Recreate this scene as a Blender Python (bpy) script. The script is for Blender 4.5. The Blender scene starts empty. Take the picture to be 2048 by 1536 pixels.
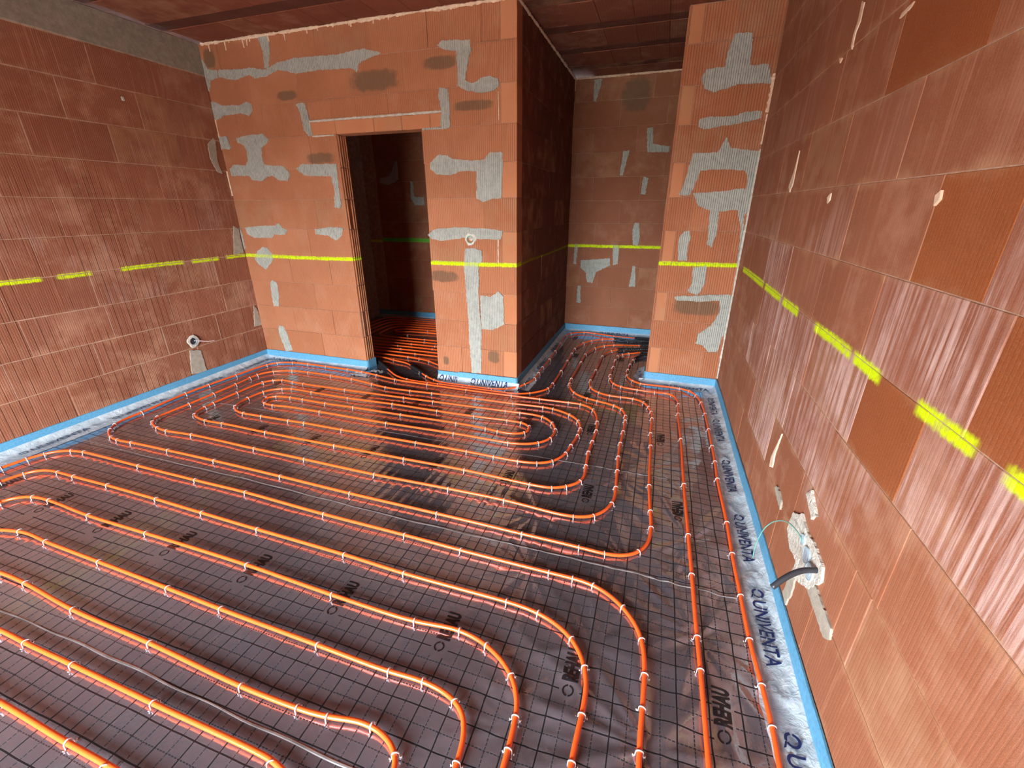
import bpy, bmesh, math, random
import numpy as np
from mathutils import Vector, Matrix

# ------------------------------------------------------------------ camera, sky, exposure
S = bpy.context.scene
COL = S.collection
S.view_settings.view_transform = 'Standard'
S.view_settings.look = 'None'
S.view_settings.gamma = 1.0
S.view_settings.use_curve_mapping = False
S.view_settings.exposure = 0.0
S.cycles.use_denoising = True
S.cycles.max_bounces = 8
S.cycles.diffuse_bounces = 5
S.cycles.transparent_max_bounces = 12
S.cycles.sample_clamp_indirect = 6.0

CAM_H = 1.5092
yaw, pitch, roll = .3182, .3874, -.0031
fw = Vector((-math.sin(yaw) * math.cos(pitch), math.cos(yaw) * math.cos(pitch), -math.sin(pitch)))
rt = Vector((math.cos(yaw), math.sin(yaw), 0))
up = rt.cross(fw)
r2 = rt * math.cos(roll) + up * math.sin(roll)
u2 = -rt * math.sin(roll) + up * math.cos(roll)
cd = bpy.data.cameras.new('camera')
cd.sensor_width = 36
cd.lens = 864.89 / 2048 * 36
cd.clip_start = .02
cam = bpy.data.objects.new('camera', cd)
COL.objects.link(cam)
m = Matrix((r2, u2, -fw)).transposed().to_4x4()
m.translation = Vector((0, 0, CAM_H))
cam.matrix_world = m
S.camera = cam

W = bpy.data.worlds.new('overcast_sky')
S.world = W
W.use_nodes = True
nt = W.node_tree
bg = nt.nodes['Background']
tc = nt.nodes.new('ShaderNodeTexCoord')
sp = nt.nodes.new('ShaderNodeSeparateXYZ')
rp = nt.nodes.new('ShaderNodeValToRGB')
rp.color_ramp.elements[0].position = .45
rp.color_ramp.elements[0].color = (.16, .155, .14, 1)
rp.color_ramp.elements[1].position = .52
rp.color_ramp.elements[1].color = (.88, .95, 1.0, 1)
mp = nt.nodes.new('ShaderNodeMapRange')
mp.inputs[1].default_value = -1
mp.inputs[2].default_value = 1
nt.links.new(tc.outputs['Generated'], sp.inputs[0])
nt.links.new(sp.outputs[2], mp.inputs[0])
nt.links.new(mp.outputs[0], rp.inputs[0])
nt.links.new(rp.outputs[0], bg.inputs[0])
bg.inputs[1].default_value = 76.0

# the room's dimensions (metres)
XL, XR, XB, XC, D, DP, D2, H = -3.945, .617, -1.091, 0.0, 3.449, 3.969, 5.551, 2.808
YR = -2.2                        # rear wall, behind the camera
WIN = [(-2.5, -.6, .05, 1.85)]                    # openings in the rear wall: x0, x1, z0, z1

def portal(x0, x1, z0, z1, y):
    l = bpy.data.lights.new('daylight', 'AREA')
    l.shape = 'RECTANGLE'; l.size = x1 - x0; l.size_y = z1 - z0
    l.energy = 1.0
    l.cycles.is_portal = True
    o = bpy.data.objects.new('daylight', l); COL.objects.link(o)
    o.location = ((x0 + x1) / 2, y, (z0 + z1) / 2)
    o.rotation_euler = (math.radians(90), 0, 0)
    return o
for w_ in WIN: portal(*w_, YR - .2)

# measured outlines and pipe runs, in metres on their own planes
PATCHES=[('back','mortar',[(-4.005,2.794),(-3.952,2.775),(-3.934,2.692),(-3.888,2.621),(-3.797,2.607),(-3.803,2.555),(-3.899,2.539),(-3.932,2.464),(-3.98,2.467),(-4.01,2.555)]),
('back','mortar',[(-3.777,2.609),(-3.515,2.594),(-3.439,2.6),(-3.283,2.57),(-3.149,2.606),(-2.954,2.624),(-2.561,2.612),(-2.309,2.628),(-2.164,2.588),(-2.369,2.541),(-2.393,2.488),(-2.451,2.515),(-2.74,2.527),(-2.978,2.523),(-3.143,2.559),(-3.296,2.523),(-3.407,2.52),(-3.454,2.548),(-3.631,2.524),(-3.793,2.561)]),
('back','mortar',[(-3.296,2.807),(-3.186,2.791),(-3.196,2.69),(-3.22,2.635),(-3.246,2.573),(-3.28,2.581),(-3.266,2.696)]),
('back','mortar',[(-3.977,2.389),(-3.887,2.383),(-3.814,2.347),(-3.6,2.342),(-3.547,2.362),(-3.494,2.343),(-3.499,2.289),(-3.545,2.253),(-3.619,2.281),(-3.825,2.276),(-3.951,2.235),(-3.968,2.276)]),
('back','mortar',[(-3.738,2.094),(-3.599,2.112),(-3.433,2.113),(-3.375,2.07),(-3.407,2.039),(-3.474,2.009),(-3.49,1.952),(-3.488,1.877),(-3.383,1.865),(-3.269,1.854),(-3.209,1.794),(-3.252,1.736),(-3.356,1.746),(-3.406,1.781),(-3.48,1.774),(-3.55,1.741),(-3.658,1.752),(-3.684,1.787),(-3.897,1.792),(-3.899,1.845),(-3.829,1.886),(-3.695,1.874),(-3.658,1.915),(-3.648,1.991),(-3.671,2.033),(-3.736,2.06)]),
('back','mortar',[(-3.987,2.113),(-3.854,2.115),(-3.829,2.022),(-3.853,2.007),(-3.937,2.018),(-3.967,1.968),(-3.981,1.812),(-4.027,1.83),(-4.02,1.927),(-4.01,2.029)]),
('back','mortar',[(-3.134,1.829),(-3.06,1.867),(-2.702,1.857),(-2.709,1.725),(-2.709,1.534),(-2.741,1.506),(-2.784,1.52),(-2.76,1.645),(-2.773,1.766),(-2.898,1.769),(-3.044,1.772)]),
('back','mortar',[(-3.871,1.334),(-3.694,1.354),(-3.504,1.355),(-3.451,1.379),(-3.415,1.339),(-3.359,1.316),(-3.4,1.275),(-3.524,1.279),(-3.565,1.243),(-3.791,1.245),(-3.856,1.274)]),
('back','mortar',[(-3.04,1.331),(-2.966,1.337),(-2.892,1.349),(-2.73,1.345),(-2.749,1.279),(-2.814,1.233),(-2.867,1.254),(-2.892,1.277),(-3.035,1.286)]),
('back','mortar',[(-3.692,1.162),(-3.64,1.145),(-3.604,1.097),(-3.598,1.048),(-3.648,0.996),(-3.72,0.943),(-3.798,0.991),(-3.834,1.041),(-3.778,1.117)]),
('back','mortar',[(-3.673,0.843),(-3.613,0.82),(-3.625,0.676),(-3.65,0.581),(-3.719,0.577),(-3.712,0.697),(-3.7,0.803)]),
('back','mortar',[(-3.704,0.372),(-3.645,0.369),(-3.616,0.28),(-3.589,0.111),(-3.682,0.088),(-3.705,0.201),(-3.723,0.3)]),
('back','mortar',[(-3.954,1.333),(-3.928,1.309),(-3.927,1.15),(-3.959,1.1),(-3.978,1.149)]),
('back','mortar',[(-1.693,2.588),(-1.664,2.615),(-1.544,2.609),(-1.439,2.599),(-1.428,2.544),(-1.457,2.476),(-1.489,2.366),(-1.423,2.34),(-1.369,2.367),(-1.303,2.378),(-1.239,2.357),(-1.22,2.315),(-1.266,2.287),(-1.359,2.278),(-1.479,2.302),(-1.545,2.338),(-1.539,2.442),(-1.547,2.544),(-1.64,2.563)]),
('back','mortar',[(-1.698,2.339),(-1.629,2.323),(-1.62,2.236),(-1.623,2.081),(-1.66,2.066),(-1.702,2.085),(-1.688,2.185),(-1.709,2.286)]),
('back','mortar',[(-3.028,2.312),(-2.939,2.319),(-2.914,2.195),(-2.903,2.082),(-2.941,2.071),(-2.983,2.124),(-2.99,2.249)]),
('back','mortar',[(-1.81,1.843),(-1.731,1.895),(-1.657,1.886),(-1.615,1.861),(-1.443,1.844),(-1.358,1.847),(-1.301,1.897),(-1.206,1.894),(-1.2,1.814),(-1.216,1.577),(-1.309,1.571),(-1.367,1.547),(-1.424,1.578),(-1.417,1.773),(-1.532,1.775),(-1.651,1.748),(-1.756,1.756),(-1.814,1.795)]),
('back','mortar',[(-1.878,1.303),(-1.803,1.345),(-1.614,1.36),(-1.314,1.35),(-1.205,1.339),(-1.228,1.274),(-1.405,1.27),(-1.526,1.282),(-1.73,1.251),(-1.841,1.263)]),
('back','mortar',[(-1.539,1.196),(-1.447,1.198),(-1.389,1.177),(-1.392,1.095),(-1.425,1.07),(-1.424,0.925),(-1.434,0.826),(-1.417,0.491),(-1.43,0.102),(-1.525,0.091),(-1.536,0.345),(-1.539,0.614),(-1.552,0.919),(-1.559,1.065)]),
('back','mortar',[(-1.423,0.814),(-1.327,0.807),(-1.247,0.855),(-1.208,0.814),(-1.204,0.574),(-1.306,0.52),(-1.414,0.518)]),
('pier','mortar',[(0.316,2.614),(0.43,2.61),(0.44,2.536),(0.448,2.424),(0.498,2.42),(0.562,2.422),(0.609,2.305),(0.51,2.313),(0.385,2.314),(0.288,2.289),(0.238,2.277),(0.172,2.305),(0.14,2.371),(0.164,2.416),(0.214,2.428),(0.282,2.422),(0.292,2.512)]),
('pier','mortar',[(0.166,2.109),(0.209,2.124),(0.402,2.121),(0.467,2.142),(0.576,2.144),(0.576,2.096),(0.428,2.071),(0.203,2.044),(0.164,2.067)]),
('pier','mortar',[(0.153,1.887),(0.327,1.889),(0.372,1.99),(0.412,1.912),(0.621,1.887),(0.638,1.59),(0.567,1.59),(0.56,1.725),(0.536,1.761),(0.354,1.774),(0.227,1.768),(0.177,1.594),(0.09,1.595),(0.118,1.67)]),
('pier','mortar',[(0.193,1.613),(0.417,1.62),(0.531,1.641),(0.628,1.599),(0.62,1.498),(0.57,1.424),(0.531,1.489),(0.403,1.475),(0.412,1.307),(0.389,1.207),(0.357,1.226),(0.337,1.48),(0.245,1.518)]),
('pier','mortar',[(0.539,1.465),(0.585,1.465),(0.604,1.332),(0.627,1.076),(0.599,1.075),(0.586,1.332)]),
('pier','mortar',[(0.165,1.327),(0.204,1.332),(0.225,1.288),(0.211,1.217),(0.222,1.099),(0.151,1.096),(0.134,1.266)]),
('pier','mortar',[(0.276,1.043),(0.377,1.067),(0.389,0.92),(0.364,0.855),(0.339,0.82),(0.262,0.849),(0.284,0.916)]),
('pier','mortar',[(0.165,0.8),(0.586,0.84),(0.605,0.819),(0.623,0.651),(0.618,0.538),(0.592,0.478),(0.577,0.348),(0.506,0.335),(0.456,0.384),(0.39,0.402),(0.399,0.485),(0.489,0.573),(0.519,0.643),(0.538,0.712),(0.516,0.787),(0.357,0.766),(0.18,0.767)]),
('alcove','mortar',[(-0.317,1.346),(-0.27,1.341),(-0.244,1.191),(-0.254,1.089),(-0.318,1.098),(-0.334,1.26)]),
('alcove','mortar',[(-1.004,1.094),(-0.97,1.084),(-0.975,0.855),(-1.015,0.854)]),
('alcove','mortar',[(-0.546,1.093),(-0.47,1.084),(-0.468,0.872),(-0.526,0.854)]),
('alcove','mortar',[(-0.92,0.901),(-0.571,0.933),(-0.559,0.853),(-0.725,0.765),(-0.761,0.629),(-0.83,0.637),(-0.848,0.749),(-0.921,0.813)]),
('alcove','mortar',[(-0.289,0.857),(-0.261,0.847),(-0.237,0.61),(-0.313,0.606)]),
('alcove','mortar',[(-0.943,0.586),(-0.908,0.588),(-0.895,0.368),(-0.949,0.376)]),
('alcove','mortar',[(-0.285,2.296),(-0.219,2.302),(-0.211,2.146),(-0.028,2.113),(-0.031,2.061),(-0.259,2.069)]),
('alcove','mortar',[(-0.515,2.087),(-0.446,2.093),(-0.502,1.839),(-0.533,1.849)]),
('alcove','mortar',[(-0.272,1.825),(-0.217,1.815),(-0.231,1.637),(-0.282,1.648)]),
('alcove','mortar',[(-0.881,2.782),(-0.798,2.78),(-0.851,2.575),(-0.882,2.586)]),
('inner','mortar',[(-3.398,2.081),(-3.401,1.859),(-3.476,1.823),(-3.576,1.796),(-3.694,1.827),(-3.686,1.884),(-3.539,1.9),(-3.482,1.973),(-3.434,2.073)]),
('inner','mortar',[(-3.227,1.837),(-3.194,1.818),(-3.188,1.648),(-3.049,1.638),(-3.051,1.542),(-3.186,1.543),(-3.238,1.62)]),
('left','mortar',[(2.642,0.322),(2.74,0.292),(2.739,0.081),(2.603,0.105)]),
('left','mortar',[(3.381,1.355),(3.429,1.322),(3.426,1.098),(3.317,1.092)]),
('left','mortar',[(3.404,0.572),(3.436,0.529),(3.451,0.361),(3.359,0.365)]),
('left','mortar',[(3.314,2.037),(3.381,2.094),(3.398,2.079),(3.372,1.917),(3.394,1.807),(3.345,1.821),(3.306,1.937)]),
('right','plaster',[(1.643,0.404),(1.562,0.459),(1.486,0.441),(1.406,0.454),(1.316,0.443),(1.294,0.398),(1.322,0.356),(1.353,0.31),(1.427,0.263),(1.49,0.238),(1.5,0.298),(1.58,0.286),(1.65,0.321)]),
('right','mortar',[(1.375,0.294),(1.322,0.356),(1.164,0.349),(1.149,0.321),(1.183,0.285),(1.267,0.29)]),
('right','mortar',[(1.501,0.274),(1.467,0.261),(1.46,0.182),(1.476,0.1),(1.532,0.106)]),
('right','plaster',[(1.574,0.541),(1.546,0.575),(1.457,0.533),(1.482,0.5)]),
('right','mortar',[(1.908,0.341),(1.876,0.371),(1.786,0.352),(1.779,0.316)]),
('right','foam',[(2.329,2.213),(2.321,2.154),(2.346,2.127),(2.343,2.072),(2.362,2.082),(2.367,2.123),(2.35,2.162),(2.358,2.222)]),
('right','foam',[(1.856,2.054),(1.912,2.04),(1.933,2.041),(1.923,2.055)]),
('right','foam',[(2.485,2.077),(2.439,2.066),(2.457,2.054)]),
('right','foam',[(2.806,1.773),(2.794,1.613),(2.825,1.583),(2.871,1.608),(2.827,1.681)]),
('right','foam',[(2.155,1.561),(2.153,1.53),(2.172,1.518),(2.188,1.542)]),
('right','foam',[(1.375,1.541),(1.368,1.521),(1.384,1.514),(1.392,1.531)]),
('right','foam',[(1.997,0.569),(2.024,0.456),(2.012,0.386),(2.048,0.364),(2.06,0.409)]),
('right','foam',[(4.097,2.329),(3.96,2.272),(4.032,2.112),(4.233,2.133),(4.222,2.235),(4.11,2.263)])]
TRACE={'spiral_back': [(-0.017,5.062),(-0.114,5.04),(-0.384,4.975),(-0.494,4.91),(-0.581,4.779),(-0.644,4.522),(-0.644,4.244),(-0.651,3.764),(-0.644,3.63),(-0.568,3.442),(-0.439,3.353),(-0.347,3.33),(-0.21,3.284),(-0.14,3.229),(-0.104,3.113),(-0.101,3.027),(-0.101,2.851),(-0.105,2.675),(-0.102,2.493),(-0.092,2.332),(-0.084,2.157),(-0.084,2.16),(-0.08,2.089),(-0.088,2.002),(-0.167,1.866),(-0.276,1.83),(-0.36,1.829),(-0.656,1.851),(-0.997,1.851),(-1.484,1.843),(-2.012,1.851),(-2.432,1.856),(-3.012,1.867),(-3.244,1.853),(-3.358,1.864),(-3.491,1.919),(-3.546,1.997),(-3.545,2.078),(-3.542,2.243),(-3.545,2.465),(-3.549,2.687),(-3.56,2.85),(-3.565,2.943),(-3.491,3.066),(-3.321,3.135),(-3.138,3.15),(-2.864,3.14),(-2.614,3.126),(-2.362,3.079),(-2.196,3.047),(-1.947,3.045),(-1.736,3.056),(-1.333,3.066),(-1.004,3.068),(-0.755,3.079),(-0.664,3.07),(-0.518,3.007),(-0.434,2.92),(-0.399,2.801),(-0.401,2.694),(-0.421,2.546),(-0.432,2.436),(-0.494,2.311),(-0.584,2.265),(-0.705,2.249),(-0.867,2.252),(-1.063,2.259),(-1.441,2.258),(-2.041,2.256),(-2.381,2.26),(-2.527,2.255),(-2.783,2.251),(-2.78,2.252),(-2.962,2.248),(-3.044,2.258),(-3.139,2.323),(-3.167,2.394),(-3.181,2.483),(-3.178,2.549),(-3.17,2.63),(-3.128,2.701),(-3.063,2.741),(-2.97,2.764),(-2.748,2.754),(-2.366,2.745),(-1.941,2.757),(-1.533,2.753),(-1.219,2.754),(-0.957,2.769),(-0.879,2.768),(-0.84,2.764),(-0.791,2.755),(-0.757,2.726),(-0.742,2.675),(-0.771,2.612),(-0.849,2.579),(-0.96,2.581),(-1.06,2.596),(-1.3,2.608),(-1.769,2.604),(-2.206,2.604),(-2.472,2.597),(-2.707,2.604),(-2.836,2.605),(-2.899,2.606),(-2.975,2.592),(-3.042,2.538),(-3.012,2.464),(-2.953,2.442),(-2.853,2.435),(-2.777,2.449),(-2.405,2.454),(-1.798,2.448),(-1.249,2.458),(-0.842,2.451),(-0.773,2.455),(-0.643,2.508),(-0.574,2.594),(-0.568,2.67),(-0.567,2.731),(-0.615,2.828),(-0.711,2.909),(-0.896,2.921),(-1.024,2.917),(-1.642,2.904),(-1.925,2.897),(-2.507,2.889),(-2.955,2.889),(-3.09,2.896),(-3.215,2.908),(-3.307,2.878),(-3.357,2.798),(-3.354,2.799),(-3.369,2.544),(-3.367,2.32),(-3.357,2.234),(-3.348,2.16),(-3.311,2.108),(-3.249,2.084),(-3.13,2.061),(-2.959,2.066),(-2.54,2.057),(-1.945,2.054),(-1.409,2.052),(-0.986,2.054),(-0.569,2.035),(-0.435,2.038),(-0.358,2.078),(-0.286,2.152),(-0.274,2.218),(-0.283,2.327),(-0.294,2.494),(-0.29,2.643),(-0.286,2.806),(-0.299,2.947),(-0.304,2.988),(-0.354,3.151),(-0.404,3.202),(-0.472,3.229),(-0.577,3.226),(-0.817,3.221),(-1.066,3.216),(-1.482,3.213),(-1.874,3.223),(-2.217,3.24),(-2.451,3.286),(-2.643,3.323),(-2.826,3.337),(-3.09,3.343),(-3.315,3.349),(-3.505,3.336),(-3.656,3.282),(-3.712,3.191),(-3.752,2.87),(-3.773,2.603),(-3.781,2.389),(-3.745,2.014),(-3.748,1.932),(-3.718,1.805),(-3.657,1.736),(-3.6,1.692),(-3.527,1.664),(-3.435,1.65),(-3.3,1.658),(-2.958,1.66),(-2.547,1.66),(-2.009,1.652),(-2.011,1.653),(-1.504,1.64),(-0.958,1.635),(-0.489,1.627),(-0.207,1.623),(-0.083,1.618),(-0.017,1.623),(0.07,1.676),(0.106,1.741),(0.119,1.866),(0.11,2.001),(0.097,2.237),(0.099,2.246),(0.092,2.697),(0.086,2.881),(0.09,3.123),(0.082,3.245),(0.058,3.331),(0.021,3.422),(-0.072,3.471),(-0.173,3.47),(-0.267,3.472),(-0.362,3.508),(-0.447,3.596),(-0.474,3.772),(-0.465,4.062),(-0.46,4.507),(-0.461,4.58),(-0.392,4.739),(-0.341,4.798),(-0.265,4.85),(-0.035,4.909),(0.004,4.916)],
'sleeve_one': [(-2.717,3.674),(-2.616,3.602),(-2.441,3.461),(-2.335,3.38),(-2.297,3.347),(-2.117,3.276),(-1.882,3.249),(-1.78,3.252),(-1.543,3.269),(-1.272,3.277),(-1.149,3.28),(-1.053,3.282),(-1.054,3.275),(-0.929,3.315),(-0.803,3.458),(-0.791,3.595),(-0.786,3.931),(-0.788,4.252),(-0.79,4.508),(-0.792,4.694),(-0.738,4.94),(-0.663,5.076),(-0.545,5.179),(-0.419,5.235),(-0.244,5.225),(-0.007,5.252)],
'sleeve_two': [(-2.678,3.767),(-2.532,3.719),(-2.361,3.683),(-2.261,3.615),(-2.103,3.499),(-1.982,3.404),(-1.868,3.345),(-1.772,3.315),(-1.659,3.311),(-1.496,3.31),(-1.306,3.307),(-1.15,3.347),(-1.031,3.493),(-0.981,3.662),(-0.982,3.811),(-0.988,3.984),(-0.979,4.24),(-0.984,4.538),(-0.99,4.535),(-0.991,4.844),(-1.003,5.204),(-0.962,5.325),(-0.81,5.428),(-0.668,5.418),(-0.422,5.354),(-0.166,5.349),(-0.01,5.348)],
'V1': [(-0.033,4.664),(-0.091,4.607),(-0.136,4.479),(-0.156,4.329),(-0.166,4.168),(-0.165,4.003),(-0.103,3.878),(-0.022,3.829),(0.059,3.83),(0.3,3.824),(0.388,3.794),(0.438,3.699),(0.467,3.551),(0.48,3.337),(0.483,3.07),(0.484,2.824),(0.484,2.621),(0.478,2.42),(0.484,2.027),(0.48,1.798),(0.482,1.554),(0.483,1.349),(0.494,1.178),(0.5,1.047),(0.504,0.953)],
'V2': [(-0.023,4.801),(-0.092,4.765),(-0.198,4.705),(-0.263,4.643),(-0.303,4.565),(-0.312,4.423),(-0.312,4.21),(-0.315,3.972),(-0.306,3.865),(-0.263,3.752),(-0.189,3.703),(-0.048,3.677),(0.096,3.666),(0.177,3.676),(0.241,3.664),(0.275,3.593),(0.287,3.463),(0.279,3.272),(0.288,2.858),(0.288,2.307),(0.293,1.871),(0.296,1.609),(0.299,1.304),(0.302,1.166),(0.304,0.968),(0.309,0.889)],
'r1': [(-3.74,1.183),(-3.724,1.301),(-3.692,1.38),(-3.649,1.43),(-3.571,1.46),(-3.462,1.473),(-3.381,1.474),(-2.946,1.468),(-2.462,1.465),(-2.464,1.463),(-2.072,1.465),(-1.521,1.447),(-1.035,1.441),(-0.727,1.433),(-0.308,1.43),(-0.199,1.43),(-0.103,1.423),(-0.038,1.394),(0.025,1.349),(0.064,1.305),(0.104,1.225),(0.115,1.185),(0.119,1.093),(0.115,0.974),(0.113,0.852)],
'r2': [(-3.544,1.094),(-3.525,1.196),(-3.467,1.254),(-3.339,1.267),(-3.191,1.266),(-2.896,1.268),(-2.495,1.264),(-2.141,1.256),(-1.755,1.248),(-1.233,1.24),(-0.906,1.228),(-0.436,1.228),(-0.373,1.226),(-0.294,1.218),(-0.225,1.195),(-0.148,1.151),(-0.107,1.106),(-0.08,1.054),(-0.064,0.996),(-0.066,0.899),(-0.071,0.836),(-0.073,0.764)],
'r3': [(-3.289,0.98),(-3.264,1.029),(-3.173,1.067),(-3.043,1.073),(-2.688,1.055),(-2.259,1.055),(-1.61,1.051),(-1.134,1.035),(-0.746,1.031),(-0.748,1.029),(-0.56,1.05),(-0.44,1.026),(-0.371,0.993),(-0.318,0.951),(-0.274,0.892),(-0.263,0.829),(-0.258,0.736)],
'r4': [(-3.025,0.861),(-2.877,0.869),(-2.659,0.863),(-2.266,0.856),(-1.821,0.847),(-1.509,0.839),(-1.033,0.833),(-0.731,0.829),(-0.599,0.837),(-0.547,0.833),(-0.464,0.813),(-0.411,0.776),(-0.398,0.734),(-0.388,0.661)],
'r5': [(-2.616,0.678),(-2.424,0.675),(-2.073,0.652),(-1.629,0.646),(-1.175,0.631),(-0.944,0.634),(-0.828,0.642),(-0.748,0.661),(-0.682,0.667),(-0.609,0.65),(-0.564,0.627),(-0.538,0.599)],
'r6': [(-2.233,0.506),(-2.067,0.503),(-1.801,0.503),(-1.397,0.5),(-0.905,0.497),(-0.853,0.496)],
'r7': [(-1.878,0.347),(-1.835,0.346),(-1.529,0.34),(-1.346,0.339)]}
# ------------------------------------------------------------------ helpers
rnd = random.Random(7)
def link(name, me, mat=None, parent=None, loc=(0, 0, 0)):
    o = bpy.data.objects.new(name, me)
    COL.objects.link(o)
    o.location = loc
    if mat is not None and len(me.materials) == 0: me.materials.append(mat)
    if parent is not None: o.parent = parent
    return o
def tag(o, label=None, cat=None, group=None, kind=None):
    if label: o['label'] = label
    if cat: o['category'] = cat
    if group: o['group'] = group
    if kind: o['kind'] = kind
    return o
def empty(name, loc=(0, 0, 0)):
    o = bpy.data.objects.new(name, None); COL.objects.link(o); o.location = loc
    o.empty_display_size = .1
    return o
def mesh(name, v, f, smooth=False):
    me = bpy.data.meshes.new(name)
    me.from_pydata([tuple(map(float, p)) for p in v], [], f)
    if smooth: me.polygons.foreach_set('use_smooth', [True] * len(me.polygons))
    me.update()
    return me
def box_me(name, x0, x1, y0, y1, z0, z1):
    v = [(x, y, z) for z in (z0, z1) for y in (y0, y1) for x in (x0, x1)]
    f = [(0, 2, 3, 1), (4, 5, 7, 6), (0, 1, 5, 4), (2, 6, 7, 3), (0, 4, 6, 2), (1, 3, 7, 5)]
    return mesh(name, v, f)
_bc = {}
def cham(w, d, h, c=.003, mat=None):
    """bevelled block w x d x h centred on the origin (shared mesh per size)"""
    k = (round(w, 3), round(d, 3), round(h, 3), c, mat.name)
    if k in _bc: return _bc[k]
    v = []; idx = {}
    for sx in (-1, 1):
        for sy in (-1, 1):
            for sz in (-1, 1):
                for a in range(3):
                    p = [sx * w / 2, sy * d / 2, sz * h / 2]
                    for b in range(3):
                        if b != a: p[b] -= (sx, sy, sz)[b] * c
                    idx[(sx, sy, sz, a)] = len(v); v.append(p)
    f = []
    ax = [(1, 2), (0, 2), (0, 1)]
    for a in range(3):
        for s in (-1, 1):
            q = []
            for t in ((-1, -1), (1, -1), (1, 1), (-1, 1)):
                g = [0, 0, 0]; g[a] = s; g[ax[a][0]] = t[0]; g[ax[a][1]] = t[1]
                q.append(idx[(*g, a)])
            f.append(q)
    for a in range(3):
        b, e = ax[a]
        for sb in (-1, 1):
            for se in (-1, 1):
                q = []
                for sa, ff in ((-1, b), (1, b), (1, e), (-1, e)):
                    g = [0, 0, 0]; g[a] = sa; g[b] = sb; g[e] = se
                    q.append(idx[(*g, ff)])
                f.append(q)
    for sx in (-1, 1):
        for sy in (-1, 1):
            for sz in (-1, 1):
                f.append([idx[(sx, sy, sz, a)] for a in range(3)])
    bm = bmesh.new()
    vs = [bm.verts.new(p) for p in v]
    for q in f: bm.faces.new([vs[i] for i in q])
    bmesh.ops.recalc_face_normals(bm, faces=bm.faces)
    me = bpy.data.meshes.new('block'); bm.to_mesh(me); bm.free()
    me.materials.append(mat)
    _bc[k] = me
    return me

# ------------------------------------------------------------------ materials
class N:
    """tiny node-graph writer"""
    def __init__(s, name):
        s.m = bpy.data.materials.new(name); s.m.use_nodes = True
        s.t = s.m.node_tree; s.b = s.t.nodes['Principled BSDF']
    def n(s, typ, **k):
        o = s.t.nodes.new('ShaderNode' + typ)
        for a, v in k.items(): setattr(o, a, v)
        return o
    def set(s, sock, v):
        if isinstance(v, bpy.types.NodeSocket): s.t.links.new(v, sock)
        else: sock.default_value = v
    def math(s, op, a, b=None, c=None, clamp=False):
        o = s.n('Math', operation=op, use_clamp=clamp)
        s.set(o.inputs[0], a)
        if b is not None: s.set(o.inputs[1], b)
        if c is not None: s.set(o.inputs[2], c)
        return o.outputs[0]
    def pos(s):
        if not hasattr(s, '_p'):
            g = s.n('NewGeometry'); q = s.n('SeparateXYZ'); s.t.links.new(g.outputs['Position'], q.inputs[0])
            s._pv = g.outputs['Position']; s._p = q.outputs
        return s._p
    def noise(s, scale, detail=4, rough=.5, stretch=None, off=0, dist=0):
        s.pos(); v = s._pv
        if stretch or off:
            mm = s.n('Mapping'); s.t.links.new(v, mm.inputs[0])
            mm.inputs['Scale'].default_value = stretch or (1, 1, 1)
            mm.inputs['Location'].default_value = (off, off * .7, off * 1.3)
            v = mm.outputs[0]
        o = s.n('TexNoise'); s.t.links.new(v, o.inputs['Vector'])
        o.inputs['Scale'].default_value = scale; o.inputs['Detail'].default_value = detail
        o.inputs['Roughness'].default_value = rough; o.inputs['Distortion'].default_value = dist
        return o.outputs[0]
    def rng(s, v, a, b, c=0., d=1.):
        o = s.n('MapRange'); s.set(o.inputs[0], v)
        for i, x in enumerate((a, b, c, d)): o.inputs[i + 1].default_value = x
        o.interpolation_type = 'SMOOTHSTEP' if c in (0., 1.) and d in (0., 1.) else 'LINEAR'
        return o.outputs[0]
    def mix(s, f, a, b, mode='MIX'):
        o = s.n('Mix', data_type='RGBA', blend_type=mode)
        s.set(o.inputs[0], f)
        for sk, v in ((o.inputs[6], a), (o.inputs[7], b)):
            s.set(sk, v if isinstance(v, bpy.types.NodeSocket) else (*v, 1))
        return o.outputs[2]
    def bump(s, hgt, strength=1., dist=.002, prev=None):
        o = s.n('Bump'); s.set(o.inputs['Height'], hgt)
        o.inputs['Strength'].default_value = strength; o.inputs['Distance'].default_value = dist
        if prev is not None: s.t.links.new(prev, o.inputs['Normal'])
        return o.outputs[0]
    def out(s, color=None, rough=None, normal=None, metal=None, **k):
        if color is not None: s.set(s.b.inputs['Base Color'], color if isinstance(color, bpy.types.NodeSocket) else (*color, 1))
        if rough is not None: s.set(s.b.inputs['Roughness'], rough)
        if metal is not None: s.set(s.b.inputs['Metallic'], metal)
        if normal is not None: s.t.links.new(normal, s.b.inputs['Normal'])
        for a, v in k.items(): s.set(s.b.inputs[a.replace('_', ' ')], v)
        return s.m

def paint_mask(g, axis, segs=None, wob=.012, z0=1.073, half=.017):
    """the sprayed metre line: a flat band of paint at a fixed height, broken where the can was lifted"""
    p = g.pos()
    wn = g.noise(1.3, 2)
    zc = g.math('MULTIPLY_ADD', wn, wob * 2, z0 - wob)
    d = g.math('ABSOLUTE', g.math('SUBTRACT', p[2], zc))
    d = g.math('ADD', d, g.math('MULTIPLY', g.math('SUBTRACT', g.noise(60, 3), .5), .018))
    mk = g.rng(d, half * .55, half * 1.25, 1., 0.)
    if segs:
        tot = None
        for a, b in segs:
            s1 = g.rng(p[axis], a - .015, a + .015); s2 = g.rng(p[axis], b - .015, b + .015, 1., 0.)
            q = g.math('MULTIPLY', s1, s2)
            tot = q if tot is None else g.math('MAXIMUM', tot, q)
        mk = g.math('MULTIPLY', mk, tot)
    thin = g.rng(g.noise(35, 2), .3, .5, .55, 1.)
    return g.math('MULTIPLY', mk, thin)

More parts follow.
